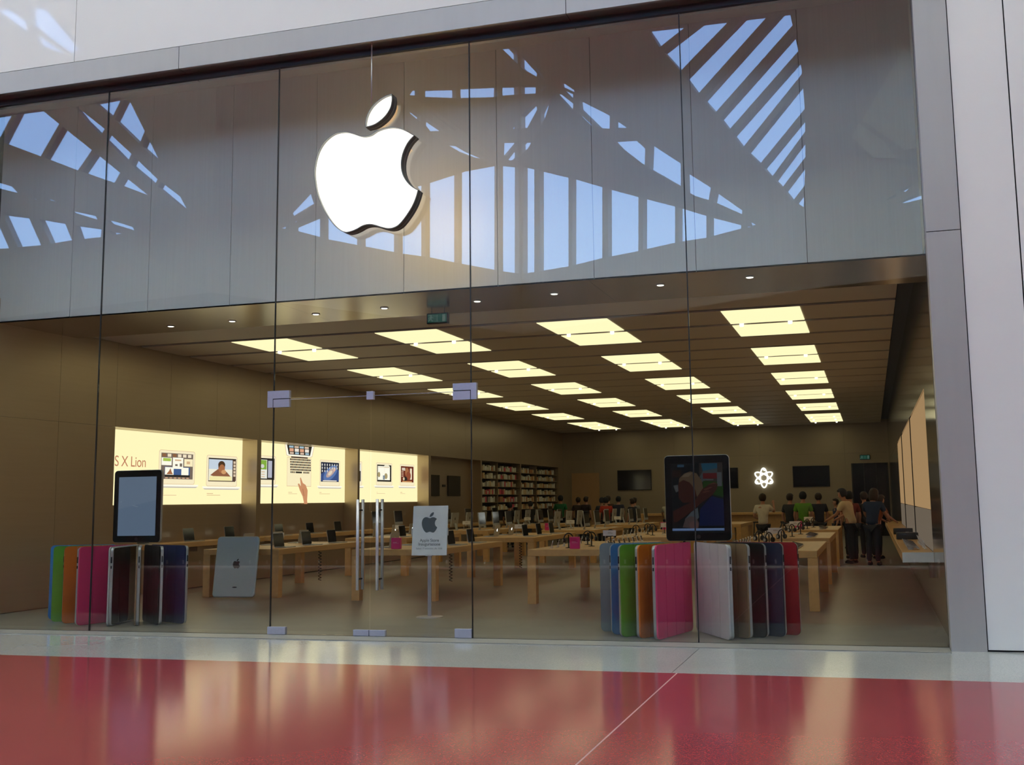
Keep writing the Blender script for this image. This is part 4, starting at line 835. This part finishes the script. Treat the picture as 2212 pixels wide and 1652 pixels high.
# upright giant tablets standing on the fans
def big_tablet(x, y, z, label, polys, back=False):
    t = thing('giant_tablet', label, 'tablet display', (x, y, z))
    W_, H_ = .87, 1.13
    bevel(MB().prism(rrect(W_, H_, .055, 6, -W_/2, 0), 0, .05, 'xz').obj('body', 'alu', t), .012, 2)
    f = MB().prism(rrect(W_-.012, H_-.012, .05, 6, -W_/2+.006, .006), -.006, 0, 'xz').obj('dark_face', 'black_glass', t)
    sw, sh = .69, .92
    fx = lambda u, v, l: (-sw/2+u*sw, -.0065-l, (H_-sh)/2+v*sh)
    link('screen', picture('screen', polys, fx, .0006), f)
    pts = [(.028*math.cos(a), .055+.028*math.sin(a)) for a in [2*PI*k/16 for k in range(16)]]
    MB().prism(pts, -.0085, -.006, 'xz').obj('home_button', 'black', f)
    return t
sk = (.028, .010, .008); sk2 = (.055, .022, .016)
pic = [((.006, .007, .008), rect(0, 0, 1, 1)), ((.022, .018, .016), [(.55, .72), (1, .72), (1, 1), (.55, 1)]), ((.010, .045, .075), [(.59, .99), (.9, .99), (.9, .90), (.62, .88)]), ((.035, .042, .046), [(.48, .70), (.62, .88), (.9, .92), (.9, .84), (.6, .72)]),
       ((.060, .010, .010), rect(.62, .77, .90, .85)), ((.05, .05, .05), rect(.68, .745, .82, .765)), ((.010, .028, .006), [(.60, .58), (1, .50), (1, .72), (.62, .74)]), ((.05, .055, .06), rect(.89, .66, .98, .86)), ((.020, .045, .075), rect(.13, .945, .26, .98)),
       ((.016, .009, .007), rect(.02, .80, .2, .90)), ((.05, .052, .055), [(.04, .68), (.13, .69), (.14, .60), (.09, .58)]), ((.006, .009, .035), [(.52, .10), (.55, .34), (.78, .52), (1, .47), (1, .10)]), ((.045, .055, .065), [(.24, .19), (.38, .30), (.50, .36), (.52, .22), (.46, .17)]),
       (sk, [(.14, .70), (.14, .50), (.22, .43), (.40, .44), (.58, .62), (.58, .78), (.40, .86), (.22, .80)]), ((.060, .040, .025), [(.15, .72), (.16, .78), (.26, .85), (.38, .88), (.50, .85), (.60, .74), (.62, .62), (.56, .52), (.50, .50), (.46, .62), (.36, .72), (.24, .76)]), ((.085, .065, .045), [(.20, .80), (.30, .855), (.42, .86), (.34, .80)]),
       (sk, [(.03, .15), (.02, .31), (.26, .40), (.44, .45), (.60, .62), (.76, .70), (.84, .72), (.90, .69), (.88, .62), (.80, .54), (.72, .50), (.60, .44), (.44, .34), (.22, .22), (.10, .16)]), (sk2, [(.62, .62), (.76, .655), (.80, .645), (.66, .60)]), (sk2, [(.60, .585), (.72, .60), (.76, .59), (.62, .565)]), (sk2, [(.70, .68), (.82, .715), (.88, .70), (.80, .69)]),
       ((.05, .035, .035), [(.20, .08), (.26, .20), (.36, .24), (.46, .22), (.52, .14), (.50, .06)]), ((.07, .04, .04), ell(.42, .11, .09, .06)), ((.08, .13, .27), rect(0, .03, 1, .065)), ((.14, .21, .38), rect(.02, .045, .98, .06))]
pic = [(tuple(q*.62 for q in c_), p_) for c_, p_ in pic]
big_tablet(8.42, 1.30, 1.155, 'upright giant tablet showing a child with raised hand, on the right-hand fan', pic)
pic2 = [((.095, .135, .205), rect(0, 0, 1, 1)), ((.11, .15, .22), [(0, .45), (1, .60), (1, 1), (0, 1)]), ((.16, .20, .26), [(.36, .52), (.5, .50), (.54, .485), (.40, .505)]), ((.15, .19, .25), [(.05, .58), (.10, .59), (.09, .575), (.05, .57)])]
big_tablet(-.48, 1.60, 1.17, 'upright giant tablet with plain blue-grey screen, on the left-hand fan', pic2)
# leaning tablet, back towards the window
t = thing('giant_tablet', 'silver-backed giant tablet leaning against the front far-left table', 'tablet display', (-.88, 4.98, .03))
t.rotation_euler = (math.radians(-9), 0, math.radians(4))
bevel(MB().prism(rrect(.86, 1.13, .07, 6, -.43, 0), 0, .055, 'xz').obj('body', 'alu_back', t), .025, 3)
link('logo', logo_mesh(.135, -.004, 'black', .003), t, (.02, 0, .60))
MB().prism(ell(.02, .185, .05, .012, 10), -.002, .002, 'xz').obj('mark', 'black', t)
MB().prism(rrect(.84, 1.11, .06, 6, -.42, .01), .055, .06, 'xz').obj('dark_face', 'black_glass', t)

# ------------------------------------------------------------------ stanchion sign
t = thing('sign_stand', 'white opening notice on a slim pole stand inside the doors', 'sign', (4.13, 2.42, 0), 0)
MB().lathe([(.205, 0), (.205, .006), (.19, .014), (.03, .018)], 28).obj('base', 'chrome', t)
MB().box(-.028, .028, -.012, .012, .015, .93).obj('pole', 'chrome', t)
Ms = Matrix.Translation((.0, -.02, .92)) @ Matrix.Rotation(math.radians(-6), 4, 'X')
bd = MB().box(-.285, .285, -.010, .010, 0, .75, M=Ms).obj('board', 'card', t)
for args in ((-.30, -.282, .30, .41), (.282, .30, .30, .41)): MB().box(args[0], args[1], -.016, .012, args[2], args[3], M=Ms).obj('clip', 'jamb', bd)
MB().box(-.055, .055, -.016, .012, -.012, .006, M=Ms).obj('clip', 'jamb', bd)
lg = logo_mesh(.235, -.0125, pbr('grey ink', (.075, .09, .11), .6), .001); lg.transform(Ms @ Matrix.Translation((.0, 0, .46))); link('logo', lg, bd)
for body, sz, z, mt in (('Apple Store', .058, .205, pbr('dark ink', (.02, .025, .035), .6)), ('Inaugurazione', .058, .148, None), ('Sabato 17 settembre, alle 10:00', .030, .092, pbr('mid ink', (.12, .14, .18), .6))):
    mt = mt or bpy.data.materials['dark ink']
    me = text_mesh(body, sz*1.12, mt); me.transform(Ms @ Matrix.Translation((0, -.0118, z)) @ Matrix.Rotation(PI/2, 4, 'X')); link('lettering', me, bd)

# ------------------------------------------------------------------ back wall: screens, neon atom sign, counter, stools, cabinet door
for k, x in enumerate((-.67, 3.30, 7.32)):
    t = thing('wall_screen', ['dark wall screen at the left of the back wall', 'dark wall screen behind the child-picture tablet', 'dark wall screen right of the neon atom sign'][k], 'screen', (x, YB-.08, 2.16), 0, 'dark screens on the back wall')
    bevel(MB().box(0, 1.60, 0, .07, 0, .93).obj('housing', 'black', t), .01)
    MB().box(.03, 1.57, -.004, 0, .03, .90).obj('screen', 'black_glass', t)
t = thing('neon_sign', 'glowing white neon atom sign on the back wall', 'sign', (6.05, YB-.10, 2.60))
for q in range(3):
    a = PI/2 + q*PI/3
    pts = [(.43*math.cos(s)*math.cos(a)-.155*math.sin(s)*math.sin(a), 0, .43*math.cos(s)*math.sin(a)+.155*math.sin(s)*math.cos(a)) for s in [2*PI*k/40 for k in range(41)]]
    MB().tube(pts, .027, 8, cap=False).obj('orbit', 'neon', t)
for a, r in ((PI*.5-.12, .37), (PI*7/6+.05, .37), (-PI/6-.05, .37)):
    MB().lathe([(.02, -.06), (.055, -.03), (.055, .03), (.02, .06)], 12, 0, (r*math.cos(a), 0, r*math.sin(a))).obj('electron', 'neon', t)
t = thing('service_counter', 'long maple service counter before the back wall', 'counter', (1.0, 33.2, 0))
bevel(MB().box(0, 8.2, 0, .8, 1.02, 1.12).obj('top', 'wood', t), .01)
MB().box(.1, 8.1, .3, .7, 0, 1.02).obj('front_panel', 'wood', t)
for k in range(2): MB().box(k*8.0, k*8.0+.2, 0, .8, 0, 1.02).obj('end_panel', 'wood', t)
for k in range(7):
    t = thing('bar_stool', 'dark bar stool, %s from the left at the service counter' % ORD[k], 'stool', (1.7+1.1*k, 32.6, 0), 0, 'bar stools at the counter')
    MB().box(-.18, .18, -.18, .18, .70, .75).obj('seat', 'black', t)
    for a in (-1, 1):
        for b in (-1, 1): MB().tube([(a*.15, b*.15, .70), (a*.19, b*.19, 0)], .016, 6).obj('leg', 'black', t)
    MB().box(-.16, .16, -.175, -.165, .25, .27).obj('footrest', 'alu', t)
t = thing('back_doorway', 'dark glazed doorway at the right end of the back wall', 'door', (9.85, YB-.05, 0))
MB().box(0, 1.55, 0, .04, 0, 3.15).obj('leaf', 'black_glass', t)
for x in (0, .5, 1.03, 1.50): MB().box(x, x+.05, -.02, 0, 0, 3.15).obj('mullion', 'black', t)
tag(MB().box(.02, 1.35, 0, .03, 0, 2.55).obj('wood_panel', pbr('amber wood panel', (.42, .24, .10), .5), None, (-2.9, YB-.04, .45)), 'amber wood panel on the back wall beside the shelves', 'panel')

# ------------------------------------------------------------------ product shelves on the left wall, far end
boxes = [pbr('carton %d' % i, c_, .6) for i, c_ in enumerate(((.70, .66, .55), (.55, .52, .44), (.62, .45, .25), (.72, .70, .66), (.45, .20, .08), (.60, .08, .12)))]
bx_me = {}
SHZ = [1.42, 1.72, 2.02, 2.32, 2.62, 2.92]
nbox = 0
CNAME = ['cream', 'beige', 'tan', 'white', 'brown', 'red']
def ordw(n): return '%d%s' % (n, 'th' if 10 <= n % 100 <= 20 else {1: 'st', 2: 'nd', 3: 'rd'}.get(n % 10, 'th'))
for bi, (a, b, nm) in enumerate(((25.36, 29.98, 'nearer'), (30.14, 35.7, 'farther'))):
    t = thing('shelf_unit', 'wall shelf unit stacked with small boxes, the %s of two' % nm, 'shelves', (XL-.36, a, 0))
    MB().box(-.04, -.02, 0, b-a, 1.0, 3.25).obj('back_panel', 'dark', t)
    for z in SHZ: MB().box(-.02, .30, 0, b-a, z-.02, z).obj('shelf', 'steel_wall', t)
    MB().box(-.02, .30, (b-a)*.42, (b-a)*.42+.03, 1.0, 3.25).obj('divider', 'steel_wall', t)
    for zi, z in enumerate(SHZ[:-1] + [SHZ[-1]]):
        y = .1; nb = 0
        while y < b-a-.2:
            w = random.choice((.11, .14, .18)); h = random.choice((.13, .16, .19, .21)); mi = random.choice((0, 0, 1, 3, 0, 2, 4, 5) if bi == 0 else (0, 1, 2, 4, 3, 2))
            if random.random() < .86 and not ((b-a)*.42-.2 < y < (b-a)*.42+.05):
                key = (w, h, mi)
                if key not in bx_me: bx_me[key] = MB().box(0, .12, 0, w, 0, h).mesh('product_box', boxes[mi])
                o = link('product_box', bx_me[key], None, (XL-.36+.12, a+y, z))
                nb += 1; tag(o, '%s box, %s from left on %s shelf of the %s shelf unit' % (CNAME[mi], ordw(nb), ordw(zi+1), nm), 'box', 'small boxes on the %s wall shelf unit' % nm); nbox += 1
            y += w+.05
t = thing('menu_board', 'pair of dark panels on the alcove wall before the shelves', 'panel', (XL-.41, 20.9, 1.95))
for y in (0, 2.0): MB().box(0, .03, y, y+1.2, 0, .72).obj('panel', 'black_glass', t)
MB().box(0, .03, 1.5, 1.75, .32, .40).obj('plate', 'black', t)
# ------------------------------------------------------------------ people
def skin_mesh(verts, edges, root, sub=1):
    me = bpy.data.meshes.new('sk'); me.from_pydata([v[0] for v in verts], edges, [])
    o = bpy.data.objects.new('sk', me); COL.objects.link(o)
    o.modifiers.new('skin', 'SKIN').use_smooth_shade = True
    for i, v in enumerate(verts):
        sv = me.skin_vertices[0].data[i]; r = v[1]; sv.radius = r if isinstance(r, tuple) else (r, r); sv.use_root = (i == root)
    m = o.modifiers.new('sub', 'SUBSURF'); m.levels = sub; m.render_levels = sub
    dg = bpy.context.evaluated_depsgraph_get(); out = bpy.data.meshes.new_from_object(o.evaluated_get(dg))
    bpy.data.objects.remove(o); bpy.data.meshes.remove(me); out.materials.clear(); return out
MATC = {}
def cmat(c_, rough=.8):
    k = tuple(round(x, 3) for x in c_)
    if k not in MATC: MATC[k] = pbr('cloth %d' % len(MATC), c_, rough, 0, .2, .10, (9, 9, 9))
    return MATC[k]
SKINM = pbr('skin', (.42, .20, .12), .55, 0, .4, .05, (12, 12, 12))
EYE = pbr('eye', (.02, .015, .012), .2)
def person(label, x, y, face, shirt, trousers, hair, pose='stand', h=1.76, group='shoppers and staff in the shop', long_hair=False):
    """front of the figure is local +y; face = direction (degrees, 0 = +x) the person looks"""
    k = h/1.76
    lean = {'stand': .04, 'lean': .62, 'bend': .30, 'raise': .02}[pose]
    def U(p):       # lean the upper body about the hips
        q = Vector(p)-Vector((0, 0, .95)); c_, s_ = math.cos(lean), math.sin(lean)
        return Vector((q.x, q.y*c_+q.z*s_, .95-q.y*s_+q.z*c_))
    T = {n: U(p) for n, p in dict(spine=(0, 0, 1.15), chest=(0, 0, 1.36), nb=(0, 0, 1.46), neck=(0, .01, 1.53), jaw=(0, .03, 1.585), mid=(0, .02, 1.66), crown=(0, .0, 1.725), nose=(0, .125, 1.635), eL=(-.09, .01, 1.65), eR=(.09, .01, 1.65), sL=(-.185, 0, 1.41), sR=(.185, 0, 1.41)).items()}
    arms = {}
    for sd, nm in ((-1, 'L'), (1, 'R')):
        S = T['s'+nm]
        if pose in ('lean', 'bend'): el = S+Vector((sd*.06, .12, -.24)); wr = el+Vector((-sd*.02, .20, -.10)); 
        elif pose == 'raise' and sd > 0: el = S+Vector((.10, .16, -.14)); wr = el+Vector((-.04, .10, .22))
        elif pose == 'raise': el = S+Vector((-.07, -.02, -.27)); wr = el+Vector((.06, .20, -.06))
        else: el = S+Vector((sd*.07, -.02, -.28)); wr = el+Vector((-sd*.02, .10, -.22))
        arms[nm] = (S, el, wr)
    V = [((0, 0, .95), (.135, .095))]; E_ = []
    def addv(p, r, par): V.append((tuple(p), r)); E_.append((par, len(V)-1)); return len(V)-1
    a = addv(T['spine'], (.12, .085), 0); c = addv(T['chest'], (.145, .095), a); nb = addv(T['nb'], (.075, .065), c); n = addv(T['neck'], .052, nb); j = addv(T['jaw'], (.062, .075), n); m = addv(T['mid'], (.080, .095), j); cr = addv(T['crown'], (.062, .075), m)
    addv(T['nose'], .014, m); addv(T['eL'], .018, m); addv(T['eR'], .018, m)
    for nm in 'LR':
        sd = -1 if nm == 'L' else 1
        S, el, wr = arms[nm]; i1 = addv(S, .058, c); i2 = addv(el, .042, i1); i3 = addv(wr, .030, i2)
        dr = (wr-el).normalized(); hv = wr+dr*.075; i4 = addv(hv, (.034, .022), i3)
        sidev = Vector((1, 0, 0)) - dr*dr.x; sidev.normalize(); bendv = Vector((0, 0, -1))
        for q, (off, ln) in enumerate(((-.030, .070), (-.010, .085), (.010, .080), (.030, .062))):
            f1 = addv(hv+sidev*off+dr*ln*.5, .0095, i4); addv(hv+sidev*off*1.15+dr*ln*.85+bendv*.02, .008, f1)
        f1 = addv(wr+dr*.045-sidev*sd*.045, .011, i4); addv(wr+dr*.085-sidev*sd*.058, .009, f1)
        hp = addv((sd*.09, 0, .88), .085, 0); kn = addv((sd*.10, .02, .49), .055, hp); an = addv((sd*.105, -.02, .09), .040, kn); addv((sd*.115, .12, .035), .035, an)
    t = thing('person', label, 'person', (x, y, 0), math.radians(face-90), group)
    me = skin_mesh(V, E_, 0); me.materials.append(SKINM); body = link('body', me, t); body.scale = (k, k, k)
    # shirt
    V = [((0, 0, .90), (.165, .125))]; E_ = []
    a = addv((0, 0, .99), (.155, .115), 0); a = addv(T['spine'], (.150, .112), a); c = addv(T['chest'], (.172, .120), a); addv(T['nb'], (.085, .075), c)
    for nm in 'LR':
        S, el, wr = arms[nm]; i1 = addv(S, .080, c); addv(S+(el-S)*.72, .068, i1)
    me = skin_mesh(V, E_, 0); me.materials.append(cmat(shirt)); o = link('shirt', me, t); o.scale = (k, k, k)
    V = [((0, 0, .94), (.158, .118))]; E_ = []
    for sd in (-1, 1):
        hp = addv((sd*.09, 0, .86), (.105, .115), 0); kn = addv((sd*.10, .02, .49), .078, hp); addv((sd*.105, -.015, .07), .068, kn)
    me = skin_mesh(V, E_, 0); me.materials.append(cmat(trousers)); o = link('trousers', me, t); o.scale = (k, k, k)
    # hair: a cap over crown and back of the head
    bm = bmesh.new(); bmesh.ops.create_uvsphere(bm, u_segments=16, v_segments=10, radius=1)
    low = -1.6 if long_hair else -.93
    dele = [v for v in bm.verts if (v.co.y > .45 and v.co.z < .40) or v.co.z < (low if v.co.y < .25 else .2)]
    bmesh.ops.delete(bm, geom=dele, context='VERTS')
    for v in bm.verts:
        f_ = 1.0 + (.5*max(0, -v.co.z) if long_hair else 0)
        v.co = Vector((v.co.x*.098*f_, v.co.y*.118-.008, v.co.z*.115*(1.9 if long_hair and v.co.z < 0 else 1)))
    hm = bpy.data.meshes.new('hair'); bm.to_mesh(hm); bm.free(); hm.materials.append(cmat(hair, .5))
    for p in hm.polygons: p.use_smooth = True
    hm.transform(Matrix.Translation(T['mid']+Vector((0, 0, .02))) @ Matrix.Rotation(-lean, 4, 'X')); o = link('hair', hm, t); o.scale = (k, k, k)
    so = o.modifiers.new('thick', 'SOLIDIFY'); so.thickness = .012; so.offset = 1
    for sd in (-1, 1):
        e_ = MB().lathe([(.002, -.010), (.009, -.005), (.010, 0), (.009, .005), (.002, .010)], 8).mesh('eye', EYE)
        e_.transform(Matrix.Translation(T['mid']+Vector((sd*.034, .088*math.cos(lean), -.088*math.sin(lean)+.005)))); o = link('eye', e_, t); o.scale = (k, k, k)
        s_ = MB().lathe([(.03, 0), (.055, .012), (.055, .05), (.035, .085), (.01, .095)], 12).mesh('shoe', cmat((.02, .02, .022)))
        s_.transform(Matrix.Translation((sd*.11, .05, 0)) @ Matrix.Scale(2.1, 4, (0, 1, 0)) @ Matrix.Scale(.85, 4, (1, 0, 0))); o = link('shoe', s_, t); o.scale = (k, k, k)
    return t
DK = (.02, .02, .024); JN = (.02, .025, .04); BR = (.03, .018, .010)
PEOPLE = [
 ('person in white T-shirt with dark trousers facing the neon sign', 7.58, 19.2, 80, (.62, .55, .45), DK, BR, 'raise', 1.80),
 ('person in bright green T-shirt with back turned', 8.66, 20.4, 85, (.12, .30, .025), JN, DK, 'stand', 1.84),
 ('person in black shirt left of the green T-shirt', 8.22, 21.0, 60, (.03, .03, .03), DK, BR, 'stand', 1.80),
 ('person in black shirt right of the green T-shirt', 9.08, 21.4, 110, (.02, .022, .03), DK, BR, 'stand', 1.80),
 ('person in cream T-shirt leaning over the third right-hand table', 10.12, 16.2, 155, (.66, .52, .33), JN, DK, 'bend', 1.92),
 ('person in navy T-shirt standing at the right wall ledge', 10.62, 15.4, 70, (.015, .03, .075), JN, BR, 'bend', 1.90, True),
 ('person in dark red top behind the cream T-shirt', 10.05, 18.6, 100, (.16, .03, .02), DK, DK, 'stand', 1.82),
 ('person in black top between cream and navy T-shirts', 10.45, 19.0, 120, (.025, .02, .02), DK, BR, 'stand', 1.80),
 ('person in rust top reaching over the right wall ledge', 10.72, 18.4, 40, (.22, .06, .02), DK, BR, 'bend', 1.74),
 ('person in dark blue top sitting low beyond the right-hand tables', 9.55, 23.2, 200, (.02, .03, .08), DK, BR, 'stand', 1.62),
 ('person in black top farthest right before the back doorway', 9.9, 24.5, 230, (.02, .02, .025), DK, DK, 'stand', 1.66),
 ('person in red top beside the rear centre-left tables', .95, 27.4, 120, (.42, .04, .02), JN, DK, 'stand', 1.80),
 ('person in dark green top before the product shelves', -2.02, 31.5, 90, (.02, .14, .05), DK, DK, 'stand', 1.92),
 ('person in black top left of the dark green top', -2.55, 29.0, 140, (.02, .018, .018), DK, DK, 'stand', 1.70),
 ('person in dark jacket right of the dark green top', -1.15, 32.4, 60, (.03, .02, .018), DK, BR, 'stand', 1.86),
 ('person in brown top, third right of the dark green top', -.30, 33.0, 100, (.07, .035, .02), DK, BR, 'stand', 1.88),
 ('person in dark blue shirt left of the red top', .55, 31.2, 80, (.02, .025, .045), DK, DK, 'stand', 1.84),
 ('person in black jacket right of the red top', 1.72, 28.6, 150, (.02, .018, .018), DK, BR, 'stand', 1.74),
 ('person in pale shirt bent at the service counter', 2.55, 31.5, 95, (.45, .42, .34), JN, BR, 'bend', 1.72),
 ('person in grey-white T-shirt near the service counter', 3.30, 30.2, 80, (.50, .52, .46), JN, DK, 'stand', 1.70),
 ('person in black coat at the left end of the shelves', -2.65, 26.6, 100, (.02, .018, .018), DK, DK, 'stand', 1.66),
 ('person in dark brown top nearest the amber wood panel', -1.75, 33.4, 95, (.04, .025, .018), DK, BR, 'stand', 1.84),
 ('person in charcoal shirt under the left wall screen', .15, 30.0, 110, (.03, .03, .032), DK, DK, 'stand', 1.80),
 ('person in pale grey top just right of the red top', 1.35, 30.6, 70, (.22, .21, .19), DK, BR, 'stand', 1.78),
]
for i, p in enumerate(PEOPLE):
    a = list(p[:9]); lh = len(p) > 9 and p[9]
    person(a[0], a[1], a[2], a[3], a[4], a[5], a[6], a[7], a[8], long_hair=lh)
